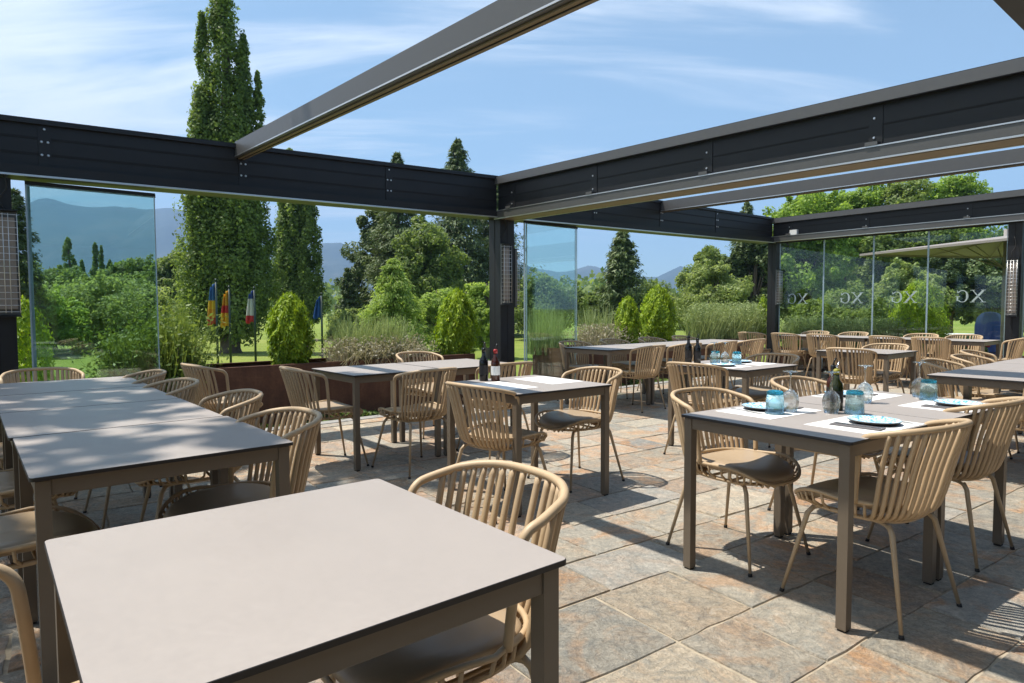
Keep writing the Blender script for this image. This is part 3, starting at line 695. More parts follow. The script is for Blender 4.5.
for i in range(6):
    grass_clump(None, W(10.15, .15+.40*i), 420, .58, .26, 'lav', 'lavender_bush', 'pale green lavender bush in the hedge outside the etched glass', 'plant', .007, .22, .4, 'lav')
    bpy.data.objects[-1] if False else None
for o in [o for o in COL.objects if o.name.startswith('lavender_bush') and o.get('label', '').endswith('hedge outside the etched glass')]: o['group'] = 'lavender hedge outside the etched glass'
# broom-like shrub left of the flags
def broom(px, v, h, label):
    p = on_line(px, v); t = empty('broom_shrub', (p.x, p.y, -.05), 0, label, 'shrub')
    n = 1500; a = RNG.uniform(0, 6.28, n); q = .22*np.sqrt(RNG.uniform(0, 1, n)); roots = np.stack([q*np.cos(a), q*np.sin(a), RNG.uniform(.1, .5, n)], 1)
    o, V = blades('stems', roots, h, .26, .004, M['broom'], t, 3, .1)
    V = np.array(V).reshape(n, -1, 3); pts = np.concatenate([V[:, 2], V[:, 4], V[:, 6]])+RNG.normal(0, .05, (n*3, 3)); leafmesh('foliage', pts, RNG.normal(0, 1, pts.shape), .028, M['broom'], t, .4)
    b = MB()
    for k in range(7): a = k*.9; b.tube([(0.03*math.cos(a), .03*math.sin(a), -.1), (.12*math.cos(a), .12*math.sin(a), .45), (.25*math.cos(a), .25*math.sin(a), .9)], [.015, .01, .005], 5)
    b.build('branches', M['bark'], t)
broom(172, -.85, .84, 'big green broom shrub at the left end of the rusty planter')
broom(128, -1.0, .62, 'low green shrub seen through the left glass panels')
# ground cover at the foot of the planters
def cover():
    n = 5200; u = np.concatenate([RNG.uniform(-1.2, 2.3, n//2), RNG.uniform(3.9, 9.3, n//2)]); v = RNG.uniform(-.43, -.04, n)
    z = -.09+RNG.uniform(0, .17, n)*(.5+.5*np.sin(u*4)*np.sin(u*1.7+1)); C = np.stack([P0.x+PU.x*u+PV.x*v, P0.y+PU.y*u+PV.y*v, z], 1)
    tag(leafmesh('ground_cover', C, np.tile([0, 0, 1.], (n, 1)), .035, M['cover'], None, .5), 'low leafy ground cover in the bed before the rusty planters', 'ground cover', None, 'stuff')
cover()

# ------------------------------------------------------------------ trees
def trunk(t, h, r, limbs, lean=0):
    b = MB(); b.tube([(0, 0, -.3), (0, 0, .15), (lean*.3, 0, h*.4), (lean*.7, .02*h, h*.75), (lean, 0, h)], [r*1.5, r, r*.75, r*.45, r*.12], 8)
    if limbs:
        for p, z0 in limbs:
            p = Vector(p); s = Vector((lean*z0/h, 0, z0)); m = s.lerp(p, .5)+Vector((0, 0, .06*h)); b.tube([s, m, p], [r*.35, r*.22, r*.06], 5)
    b.build('trunk', M['bark'], t)
def poplar(px, Y, spires, n, label, ls=.10, base=.06, name='poplar_tree'):
    """spires: (dx, dy, z0, z1, radius)"""
    t = empty(name, (at(px, Y), Y, LZ), 0, label, 'tree'); C = []; Nr = []; tot = sum((s[3]-s[2])*s[4] for s in spires); n = int(n*2.0)
    for (dx, dy, z0, z1, r) in spires:
        m = int(n*(z1-z0)*r/tot); k = max(10, m//45); zc = RNG.uniform(0, 1, k)**1.12; aa = RNG.uniform(0, 6.28, k)
        pr = np.clip(np.minimum(1, zc*6+.35)*(1-zc)**.58, .06, 1)
        rr = r*pr*RNG.uniform(.35, 1.0, k)
        for i in range(k):
            c = np.array([dx+rr[i]*math.cos(aa[i]), dy+rr[i]*math.sin(aa[i]), z0+zc[i]*(z1-z0)]); s = r*RNG.uniform(.18, .30)*(.45+.55*pr[i])
            q, d = ell(c, (s, s, s*2.2), m//k, .3); C.append(q); Nr.append(d+np.array([math.cos(aa[i]), math.sin(aa[i]), .4])*.9)
    C = np.concatenate(C); Nr = np.concatenate(Nr)
    leafmesh('crown', C, Nr, ls*.66, M['poplar'], t, .6, None, .6)
    h = max(s[3] for s in spires); trunk(t, h*.93, .022*h+.05, [((s[0], s[1], s[2]+(s[3]-s[2])*.75), s[2]+.2) for s in spires])
    return t
poplar(230, 22, [(.0, 0, .9, 13.5, 1.2), (-.58, -.2, 1.4, 11.1, .78), (.62, .1, 1.2, 10.6, .85), (-.55, -.5, .7, 8.6, 1.15), (.6, -.45, .6, 8.4, 1.15), (-.95, 0, 2.2, 8.4, .6), (1.05, .2, 1.5, 9.4, .6)], 52000, 'tallest Lombardy poplar rising far above the pergola beam behind the flags', .085)
poplar(300, 31, [(-.3, 0, .8, 8.9, 1.15), (-.6, 0, 1, 7.4, .8), (.6, -.2, 1, 7.4, .9)], 22000, 'slim poplar right of the tallest one behind the planter thuja', .10)
for i, (px, Y, h, r) in enumerate(((71, 58, 7.9, .95), (98, 60, 7.7, .75), (84, 62, 6.4, .7), (112, 62, 6.2, .7), (104, 58, 7.2, .5))):
    poplar(px, Y, [(0, 0, .5, h, r), (.5, 0, .5, h*.75, r*.6)], 3500, ('leftmost distant poplar seen through the left glass', 'second tall distant poplar seen through the left glass', 'shorter distant poplar between two taller ones through the left glass', 'rightmost small distant poplar through the left glass', 'thin distant poplar close beside the second tall one through the left glass')[i], .16)

def broadleaf(px, Y, h, w, mat, n, label, z0=.8, ls=.13, name='broadleaf_tree', clumps=26, depth=None, dens=.35, seed=0):
    t = empty(name, (at(px, Y), Y, LZ), 0, label, 'tree'); rg = random.Random(hash((px, Y)) % 1000 if not seed else seed); C = []; Nr = []; limbs = []
    depth = depth or w; cz = (h+z0)/2; hz = (h-z0)/2; n = int(n*3.0); clumps = int(clumps*2.0)
    for i in range(clumps):
        while True:
            x, y, z = rg.uniform(-1, 1), rg.uniform(-1, 1), rg.uniform(-1, 1)
            if x*x+y*y+z*z < 1: break
        k = 1-.25*max(0, z); c = np.array([x*w*.40*k, y*depth*.40*k, cz+z*hz*.82]); s = w*rg.uniform(.07, .17)
        q, d = ell(c, (s, s, s*.8), n//clumps, dens); C.append(q); Nr.append(d*.8+np.array([0, 0, .5])+np.array([x, y, z])*.4)
        if i % 3 == 0: limbs.append((tuple(c), max(.3, c[2]*.45)))
        for _ in range(3):   # stray twigs break the outline
            d0 = np.array([rg.gauss(0, 1) for _ in range(3)]); d0 /= np.linalg.norm(d0); q, d = ell(c+d0*s*1.05, (s*.35,)*3, n//clumps//9, .1); C.append(q); Nr.append(d+np.array([0, 0, .4]))
    leafmesh('crown', np.concatenate(C), np.concatenate(Nr), ls*.56, M[mat], t, .6, None, .7); trunk(t, h*.85, .02*h+.04, limbs); return t
def conifer(px, Y, h, w, mat, n, label, name='spruce_tree', ls=.16, z0=.4, power=.9, tiers=None, droop=.25):
    t = empty(name, (at(px, Y), Y, LZ), 0, label, 'tree'); C = []; Nr = []; U = []; tiers = tiers or int(h*6.5); b = MB(); n = int(n*2.2)
    nb = max(1, n//(tiers*9))
    for k in range(tiers):
        f = (k+RNG.uniform(0, .6))/tiers; z = z0+(h-z0)*f; R_ = w*.5*(1-f)**power*RNG.uniform(.78, 1.15)+.04
        for j in range(9):
            a = RNG.uniform(0, 6.28); L = R_*RNG.uniform(.65, 1.1); s = RNG.uniform(.12, 1, nb)**.7
            pts = np.stack([np.cos(a)*L*s, np.sin(a)*L*s, z-droop*L*s+.12*L*s*s], 1)+RNG.normal(0, .075*(L+.35), (nb, 3))*np.array([1, 1, .8]); C.append(pts)
            Nr.append(np.tile([math.cos(a)*.4, math.sin(a)*.4, .8], (nb, 1))); U.append(np.tile([math.cos(a), math.sin(a), -.25], (nb, 1)))
            if j < 3: b.tube([(0, 0, z), (math.cos(a)*L*.9, math.sin(a)*L*.9, z-droop*L*.9)], [.012*h*(1-f)*.35+.006, .004], 4, caps=False)
    leafmesh('crown', np.concatenate(C), np.concatenate(Nr), ls*.62, M[mat], t, .26, np.concatenate(U), .5); b.tube([(0, 0, -.3), (0, 0, .15), (0, 0, h*.5), (0, 0, h*.98)], [.028*h*.7+.05, .014*h+.04, .008*h+.02, .004], 8); b.build('trunk', M['bark'], t); return t

# left, behind the tinted glass
broadleaf(52, 40, 4.9, 5.0, 'mid', 7000, 'grey green tree behind the left glass, left of the distant poplars', .4, .17)
broadleaf(140, 46, 5.4, 5.5, 'mid', 7500, 'mid green tree behind the left glass under the mountain', .4, .18)
broadleaf(172, 38, 4.9, 4.2, 'mid', 6500, 'rounded tree just left of the tallest poplar', .3, .16)
broadleaf(95, 24, 2.7, 4.8, 'olive', 7000, 'low pale willow bush behind the left glass', .0, .11, 'willow_bush')
broadleaf(45, 21, 2.3, 3.0, 'weep', 5000, 'low bright green bush at the far left behind the glass', .0, .10, 'green_bush')
broadleaf(140, 27, 2.9, 4.0, 'olive', 6000, 'pale bush behind the left glass near the broom shrub', .0, .11, 'willow_bush')
conifer(20, 20, 5.2, 1.9, 'dark', 6000, 'dark slim cypress at the left edge beside the left post', 'cypress_tree', .13, .2, .6)
thuja(at(24, 9.0), 9.0, -.1, 1.45, .32, 'golden thuja at the far left beside the left post', 1600)
# centre group behind the left bay
conifer(459, 34, 10.3, 5.8, 'pine', 14000, 'tall dark spruce whose tip rises above the beam left of the middle post', 'spruce_tree', .19, .8, .78)
conifer(399, 31, 8.9, 4.6, 'pine', 11000, 'second spruce with its tip just over the beam', 'spruce_tree', .16, .6, .8)
conifer(495, 36, 8.6, 6.4, 'pine', 15000, 'dark spruce behind the middle post', 'spruce_tree', .18, .6, .8)
broadleaf(380, 33, 7.4, 4.0, 'pine', 10000, 'mid green larch standing left of the spruces', .6, .13, 'larch_tree')
broadleaf(430, 29, 6.0, 4.2, 'mid', 8000, 'mid green tree in front of the spruces', .4, .13)
conifer(349, 30, 3.4, 2.0, 'dark', 5000, 'small dark fir beside the blue flag', 'fir_tree', .14, .2, .8)
conifer(394, 20, 3.0, 2.9, 'weep', 14000, 'light green weeping birch in front of the spruces', 'birch_tree', .11, .0, .62, 30, .55)
broadleaf(437, 23, 2.5, 1.9, 'weep', 6000, 'small pale birch right of the weeping birch', .0, .08, 'birch_tree')
broadleaf(487, 19, 2.6, 1.6, 'weep', 5000, 'pale green sapling left of the middle post', .0, .08, 'birch_tree')
broadleaf(352, 22, 1.6, 2.0, 'olive', 4500, 'grey green shrub on the lawn left of the birch', .0, .08, 'willow_bush')
# through the sliding glass and right of it
broadleaf(548, 30, 3.2, 4.2, 'mid', 7000, 'dark rounded tree seen through the sliding glass stack', .2, .12)
broadleaf(596, 32, 2.7, 2.4, 'mid', 5000, 'rounded tree left of the lone pine', .2, .12)
conifer(622, 27, 4.6, 2.3, 'pine', 9500, 'lone bushy pine above the pair of thujas', 'pine_tree', .17, .5, .55, None, -.22)
broadleaf(655, 44, 3.4, 4.2, 'mid', 5000, 'distant rounded tree right of the lone pine', .2, .15)
broadleaf(690, 31, 3.4, 3.0, 'olive', 6500, 'grey green willow rising left of the distant post', .0, .10, 'willow_bush')
broadleaf(715, 24, 3.3, 3.0, 'olive', 8000, 'pale olive willow behind the lavender mound', .0, .09, 'willow_bush')
broadleaf(718, 34, 5.4, 3.8, 'mid', 8000, 'mid green tree left of the distant corner post', .3, .13)
conifer(745, 38, 7.6, 3.2, 'pine', 7000, 'conifer whose tip shows between the far beams', 'pine_tree', .18, .6, .6, None, .05)
broadleaf(755, 29, 5.0, 3.4, 'dark', 8000, 'dark pine behind the distant corner post', .4, .13, 'pine_tree')
broadleaf(805, 29, 7.4, 5.0, 'broad', 15000, 'bright green maple just right of the distant corner post', .2, .13, 'maple_tree', 34)
broadleaf(850, 33, 8.4, 5.6, 'broad', 15000, 'largest bright maple above the far beam', .3, .14, 'maple_tree', 34)
broadleaf(900, 31, 8.0, 5.2, 'mid', 13000, 'darker maple in the middle of the right group', .3, .14, 'maple_tree', 32)
broadleaf(945, 33, 8.5, 5.4, 'broad', 14000, 'maple at the right end of the group above the far beam', .3, .14, 'maple_tree', 34)
broadleaf(905, 22, 3.3, 2.8, 'olive', 8000, 'grey green willow behind the golden thuja at the etched glass', .0, .09, 'willow_bush')
broadleaf(950, 25, 4.0, 2.8, 'dark', 7000, 'dark tree below the parasol edge', .7, .11, 'pine_tree')
broadleaf(995, 24, 4.2, 2.6, 'pine', 7000, 'pine left of the rightmost post', .5, .11, 'pine_tree')
broadleaf(1050, 26, 6.0, 4.2, 'mid', 8000, 'mid green tree at the right photo edge', .3, .13)
broadleaf(840, 21, 2.2, 3.2, 'mid', 7000, 'dark hedge-like bush behind the lavender at the etched glass', .0, .09, 'green_bush')
# shade tree standing outside the left end, above the long table
def shade_tree():
    t = empty('shade_tree', (-6.9, 4.9, LZ), 0, 'leafy tree outside the left end dappling the long table', 'tree'); C = []; Nr = []; limbs = []; rg = random.Random(21)
    for i in range(46):
        while True:
            x, y, z = rg.uniform(-1, 1), rg.uniform(-1, 1), rg.uniform(-1, 1)
            if x*x+y*y+z*z < 1: break
        c = np.array([1.05+x*1.6, -.35+y*2.1, 10.3+z*1.9]); s = rg.uniform(.35, .6); q, d = ell(c, (s, s, s*.5), 28, .1); C.append(q); Nr.append(d*.4+np.array([0, 0, 1.]))
        if i % 4 == 0: limbs.append((tuple(c), 5.5))
    leafmesh('crown', np.concatenate(C), np.concatenate(Nr), .12, M['mid'], t, .6, None, .5); trunk(t, 9, .2, limbs, 1.2)
shade_tree()
def far_wood():
    n = 26000; x = RNG.uniform(-260, 330, n); y = RNG.uniform(120, 170, n); h = 4.2+2.6*np.sin(x*.09)+1.8*np.sin(x*.31+2)+1.3*np.sin(x*.83); z = LZ+RNG.uniform(0, 1, n)**.7*np.clip(h, 2, None)
    C = np.stack([x, y, z], 1); tag(leafmesh('far_wood', C, np.tile([0, -1, .5], (n, 1)), .75, M['mid'], None, .7, None, .7), 'far belt of woodland along the foot of the mountains', 'wood', None, 'stuff')
far_wood()

# ------------------------------------------------------------------ flags
def flag(px, Y, top, m, label, ftop, fbot, side=-1):
    z = lambda y: 1.24+(309.-y)/646.42*Y
    t = empty('flag_pole', (at(px, Y), Y, LZ), 0, label, 'flag pole'); H = z(top)-LZ
    b = MB(); b.tube([(0, 0, 0), (0, 0, H)], [.032, .026], 8); b.tube([(0, 0, H), (0, 0, H+.05)], [.04, .02], 8); b.build('pole', M['pole'], t)
    z1 = z(ftop)-LZ; z0 = z(fbot)-LZ; b = MB(); nx, nz = 10, 12; vs = []
    for j in range(nz+1):
        f = j/nz
        for i in range(nx+1):
            s = i/nx; wdt = .07+.14*f**.8; x = side*(.03+wdt*s); y = .075*math.sin(s*11+f*1.5)*(1-.3*f); vs.append((x, y, z1-(z1-z0)*f-.10*s*(1-f)+.03*math.sin(s*7)))
    b.add(vs, [(j*(nx+1)+i, j*(nx+1)+i+1, (j+1)*(nx+1)+i+1, (j+1)*(nx+1)+i) for j in range(nz) for i in range(nx)], 0, True); o = b.build('flag', M[m], t)
    sd = o.modifiers.new('thick', 'SOLIDIFY'); sd.thickness = .004
flag(217, 16, 280, 'flag1', 'flag pole with drooping red, yellow and blue flag, leftmost of the row', 283, 324)
flag(230, 16.5, 287, 'flag2', 'flag pole with drooping yellow and red flag, second of the row', 290, 326)
flag(255, 17, 288, 'flag3', 'flag pole with drooping blue, white and red flag before the tall poplar', 290, 322)
flag(322, 18, 294, 'flag4', 'flag pole with drooping plain blue flag right of the thuja', 296, 318)

# ------------------------------------------------------------------ things beyond the etched glass
def parasol():
    Y = 15.; x = at(1003, Y); t = empty('parasol', (x, Y, LZ), R(14), 'large square beige parasol open beyond the far right post', 'parasol')
    b = MB(); b.tube([(0, 0, 0), (0, 0, 3.25)], .045, 10); b.build('pole', M['canvas'], t)
    b = MB(); h = 2.1; n = 8; vs = [(0, 0, 3.1)]; ring = []
    for k in range(4):
        a = [(-h, -h), (h, -h), (h, h), (-h, h)][k]; c = [(-h, -h), (h, -h), (h, h), (-h, h)][(k+1) % 4]
        for m in range(n): s = m/n; ring.append((a[0]+(c[0]-a[0])*s, a[1]+(c[1]-a[1])*s, 2.82))
    vs += ring; N_ = len(ring); vs += [(x_, y_, z_-.05) for x_, y_, z_ in ring]
    b.add(vs, [(0, 1+k, 1+(k+1) % N_) for k in range(N_)]+[(1+k, 1+N_+k, 1+N_+(k+1) % N_, 1+(k+1) % N_) for k in range(N_)]); b.build('canopy', M['canvas'], t)
    for k in range(8):
        b = MB(); a = k*math.pi/4+math.pi/4*0; r = h*(1.40 if k % 2 else .98); b.tube([(0, 0, 3.05), (math.cos(a)*r, math.sin(a)*r, 2.79)], .018, 6)
        b.tube([(0, 0, 2.35), (math.cos(a)*r*.5, math.sin(a)*r*.5, 2.95)], .014, 6); b.build('rib', M['canvas'], t)
    b = MB(); b.box(-.45, .45, -.45, .45, 0, .08, bev=.02); b.build('base', M['kerb'], t)
parasol()
def pot():
    p = W(10.15, 2.2, .46); t = empty('clay_pot', p, 0, 'small terracotta pot on the planter rim beside the golden thuja', 'pot')
    b = MB(); b.lathe([(0, 0), (.10, 0), (.135, .2), (.155, .2), (.155, .25), (.13, .25), (.12, .2), (0, .2)], 18); b.build('body', M['terracotta'], t)
    b = MB(); b.lathe([(0, .205), (.12, .205)], 18); b.build('soil', M['soil'], t)
pot()
def white_table():
    Y = 17.; t = empty('garden_table', (at(963, Y), Y, LZ), 0, 'white round garden table on the lawn beyond the etched glass', 'table')
    b = MB(); b.lathe([(0, .72), (.5, .72), (.52, .74), (.5, .76), (0, .76)], 24); b.build('tabletop', M['white'], t)
    b = MB(); b.tube([(0, 0, 0), (0, 0, .72)], .05, 8); b.build('pedestal', M['white'], t); b = MB(); b.lathe([(0, 0), (.28, 0), (.25, .04), (0, .05)], 20); b.build('foot', M['white'], t)
white_table()
def tarp():
    Y = 16.; t = empty('covered_stack', (at(990, Y), Y, LZ), 0, 'domed bright blue covered stack left of the rightmost post', 'cover')
    b = MB(); pr = [(.32, 0), (.31, .5), (.30, 1.0), (.26, 1.2), (.17, 1.31), (.08, 1.34), (0, 1.35)]; b.lathe(pr, 28)
    b.v = [(x*(1+.09*math.sin(9*math.atan2(y, x)+2*z)*(1-.4*z)), y*(1+.09*math.sin(9*math.atan2(y, x)+2*z)*(1-.4*z)), z) for x, y, z in b.v]; b.build('tarpaulin', M['bluetarp'], t)
    b = MB(); b.tube([((.335)*math.cos(k*.2244), .335*math.sin(k*.2244), .35) for k in range(28)], .012, 6, True); b.build('cord', M['rubber'], t)
tarp()
def red_flowers():
    for i, v in enumerate((3.0, 3.3)):
        p = W(10.1, v, .4); t = empty('geranium', p, 0, ('red flowering geranium left one in the planter outside the etched glass', 'red flowering geranium right one in the planter left of the far right post')[i], 'plant')
        q, d = ell((0, 0, .1), (.2, .2, .12), 420, .2); leafmesh('leaves', q, d+np.array([0, 0, .5]), .035, M['cover'], t); q, d = ell((0, 0, .2), (.2, .2, .06), 200, .2); leafmesh('flowers', q, d, .028, M['red'], t, .9)
red_flowers()

# ------------------------------------------------------------------ tables
TH = .74
def make_table(s=.805):
    t = empty('dining_table', (0, 0, 0), 0, 'x', 'table'); h = s/2; r = .012
    # thin laminate top with rounded corners
    ring = []
    for cx, cy, a0 in ((h-r, h-r, 0), (-h+r, h-r, 90), (-h+r, -h+r, 180), (h-r, -h+r, 270)):
        for k in range(5): a = R(a0+k*22.5); ring.append((cx+r*math.cos(a), cy+r*math.sin(a)))
    n = len(ring); m = MB(); c = .0012
    top = [(x*(1-c/h), y*(1-c/h), TH) for x, y in ring]; e1 = [(x, y, TH-c) for x, y in ring]; e2 = [(x, y, TH-.012) for x, y in ring]
    m.add(top, [tuple(range(n))], 0); 
    o = len(m.v); m.add(top+e1+e2, [(k, n+k, n+(k+1) % n, (k+1) % n)[::-1] for k in range(n)]+[(n+k, 2*n+k, 2*n+(k+1) % n, n+(k+1) % n)[::-1] for k in range(n)]+[tuple(2*n+k for k in range(n))[::-1]], 1)
    m.build('tabletop', [M['tabletop'], M['edge']], t)
    ins = .014; lw = .040; z1 = TH-.0125
    a = MB(); x0 = h-ins
    for sx, sy in ((1, 0), (-1, 0), (0, 1), (0, -1)):
        if sx: a.box(*(sorted((sx*(x0-.004), sx*(x0-.026)))), -x0+lw+.001, x0-lw-.001, z1-.052, z1, bev=.002)
        else: a.box(-x0+lw+.001, x0-lw-.001, *(sorted((sy*(x0-.004), sy*(x0-.026)))), z1-.052, z1, bev=.002)
    a.build('apron', M['tableframe'], t)
    for sx in (1, -1):
        for sy in (1, -1):
            l = MB(); xs = sorted((sx*x0, sx*(x0-lw))); ys = sorted((sy*x0, sy*(x0-lw))); l.box(*xs, *ys, .008, z1-.0005, bev=.004); lg = l.build('leg', M['tableframe'], t)
            f = MB(); f.box(xs[0]+.004, xs[1]-.004, ys[0]+.004, ys[1]-.004, 0, .0075); f.build('glide', M['rubber'], lg)
    return t
def TW(u, v): return W(u, v)
tabs = [  # u, v (centre), yaw offset in degrees, label, group
 (-2.400, 5.483, 0, 'bare square table in the foreground, cut by the lower photo edge'),
 (-2.404, 4.008, 1.1, 'first and nearest table of the long shaded row on the left'),
 (-2.432, 3.193, 1.0, 'second table of the long shaded row on the left'),
 (-2.45, 2.38, .8, 'third table of the long shaded row on the left'),
 (-2.45, 1.56, .8, 'fourth table of the shaded left row, farthest from the viewer'),
 (-.335, 1.87, .5, 'left table of the bare pair in front of the rusty planter'),
 (.485, 1.87, .5, 'right table of the bare pair in front of the rusty planter'),
 (-.08, 3.52, -2, 'single table with two white placemats in the middle of the terrace'),
 (3.32, 1.15, 0, 'leftmost table of the far bay row beside the sliding glass'),
 (4.14, 1.15, 0, 'second table of the far bay row under the thujas'),
 (4.96, 1.15, 0, 'third table of the far bay row under the thujas'),
 (5.78, 1.15, 0, 'rightmost table of the far bay row under the thujas'),
 (2.25, 3.60, -1, 'single laid table behind the large right pair, with turquoise tumblers'),
 (5.05, 3.60, -1, 'single bare table in the middle of the far bay'),
 (2.93, 5.45, -1, 'bare table cut by the right photo edge behind the laid pair'),
 (3.75, 5.45, -1, 'second bare table of the row at the right edge'),
 (4.57, 5.45, -1, 'third bare table of the row at the right edge'),
 (8.70, 1.05, 0, 'first table from the left in the row along the etched glass'),
 (8.70, 1.87, 0, 'second table from the left in the row along the etched glass'),
 (8.70, 2.69, 0, 'third table from the left in the row along the etched glass'),
 (8.70, 3.51, 0, 'last table of the row along the etched glass, nearest the right post'),
]
proto_t = make_table(); first = True
for (u, v, j, lab) in tabs:
    p = TW(u, v)
    if first: proto_t.location = p; proto_t.rotation_euler = (0, 0, YAW+R(j)); proto_t['label'] = lab; first = False
    else: dup(proto_t, p, YAW+R(j), lab)
# the laid pair on the right, fitted from its corners
RY = .6148; ru = Vector((math.cos(RY), math.sin(RY))); rv = Vector((math.sin(RY), -math.cos(RY))); RO = Vector((.7934, 3.0306))
def RW(a, b, z=TH): q = RO+ru*a+rv*b; return Vector((q.x, q.y, z))
dup(proto_t, RW(.4025, .4025, 0), RY, 'laid table nearest the viewer on the right, left half of the pair with bottles'); dup(proto_t, RW(1.2165, .4025, 0), RY, 'laid table on the right, right half of the pair')

# ------------------------------------------------------------------ chairs
def make_chair():
    t = empty('terrace_chair', (0, 0, 0), 0, 'x', 'chair')
    def U(s, a, b, y0, e=.78):          # plan of the back, s in -1..1
        ph = s*R(80); sn = math.sin(ph); return (a*math.copysign(abs(sn)**e, sn), y0-b*max(0, math.cos(ph))**e)
    zt = lambda s: .792-.038*abs(s)**2.2
    back = [(*U(s, .252, .25, -.075), zt(s)) for s in np.linspace(-.74, .74, 15)]
    side = lambda k: [(k*.226, -.055, .468), (k*.232, -.062, .56), (k*.240, -.074, .672), (k*.244, -.082, .712), (k*.247, -.104, .739), (k*.248, -.140, .752)]
    rail = catmull(side(-1)+back+side(1)[::-1], 3)
    b = MB(); b.tube(rail, .0122, 8); b.build('top_rail', M['chair'], t)
    # slats sweep down and curl under the seat
    b = MB(); ns = 18
    for i in range(ns):
        s = -.86+1.72*i/(ns-1)
        x0, y0 = U(s, .250, .25, -.075); x1, y1 = U(s, .241, .222, -.060); x2, y2 = U(s, .229, .198, -.045); x3, y3 = U(s, .208, .175, -.035); x4, y4 = U(s, .150, .115, -.02)
        b.tube(catmull([(x0, y0, zt(s)-.006), (x1, y1, .64), (x2, y2, .49), (x3, y3, .425), (x4, y4, .396)], 4), .0112, 6, flat=.82)
    b.build('back_slats', M['chair'], t)
    # seat frame: raised side rail running round, lower ring and short ribs between
    b = MB(); up = []
    for k in range(40):
        a = 2*math.pi*k/40; c, s = math.cos(a), math.sin(a); ex = .62 if s > 0 else .8; x = (.238 if s > 0 else .222)*math.copysign(abs(c)**ex, c); y = -.01+(.277 if s > 0 else .200)*math.copysign(abs(s)**ex, s)
        f = max(0, y/.262); up.append((x, y, .472+.016*math.sin(f*2.2)-.075*f**3.2))
    b.tube(up, .0085, 7, True)
    lo = []
    for k in range(40):
        a = 2*math.pi*k/40; c, s = math.cos(a), math.sin(a); lo.append((.185*math.copysign(abs(c)**.7, c), .015+.20*math.copysign(abs(s)**.7, s), .402))
    b.tube(lo, .009, 6, True)
    for k in list(range(0, 21, 1))+[38, 39, 36, 37, 22, 21]:
        if 0 <= k <= 20 or k >= 36 or k <= 24:
            A, B_ = Vector(up[k]), Vector(lo[k]); m = A.lerp(B_, .45)+Vector((A.x-B_.x, A.y-B_.y, 0))*.25-Vector((0, 0, .012)); b.tube([A, m, B_], .006, 5)
    b.build('seat_frame', M['chair'], t)
    # upholstered pad
    b = MB(); n = 36; rows = []
    prof = [(.0, .462), (.45, .464), (.75, .462), (.90, .456), (.97, .446), (1.0, .434), (.97, .421), (.85, .414), (0, .412)]
    vs = []; 
    for r_, z in prof:
        for k in range(n):
            a = 2*math.pi*k/n; c, s = math.cos(a), math.sin(a); x = .206*r_*math.copysign(abs(c)**.70, c); y = .005+(.255 if s > 0 else .205)*r_*math.copysign(abs(s)**.70, s)
            fr = max(0, (y-.10)/.16); vs.append((x, y, z+.012-.026*fr*fr+.022*abs(x/.212)**2.5*(1-fr)-.006*(1-r_)))
    fs = [(i*n+k, i*n+(k+1) % n, (i+1)*n+(k+1) % n, (i+1)*n+k)[::-1] for i in range(len(prof)-1) for k in range(n)]
    b.add(vs, fs, 0, True); b.build('seat_pad', M['pad'], t)
    b = MB()
    for k in (-1, 1): b.tube(catmull([(k*.168, .17, .372), (k*.15, .13, .392), (k*.15, 0, .3935), (k*.15, -.12, .392), (k*.168, -.17, .372)], 4), .008, 6)
    b.tube([(-.15, .06, .393), (.15, .06, .393)], .007, 6); b.tube([(-.15, -.06, .393), (.15, -.06, .393)], .007, 6); b.build('under_frame', M['chairleg'], t)
    for sx in (-1, 1):
        for sy in (1, -1):
            l = MB(); l.tube([(sx*.158, sy*.155, .388), (sx*.172, sy*.175, .36), (sx*.236, sy*.248, .012)], [.0105, .0110, .0075], 8); lg = l.build('leg', M['chairleg'], t)
            f = MB(); f.tube([(sx*.2355, sy*.2475, .0145), (sx*.238, sy*.25, .0)], [.0095, .0105], 8); f.build('rubber_foot', M['rubber'], lg)
    return t
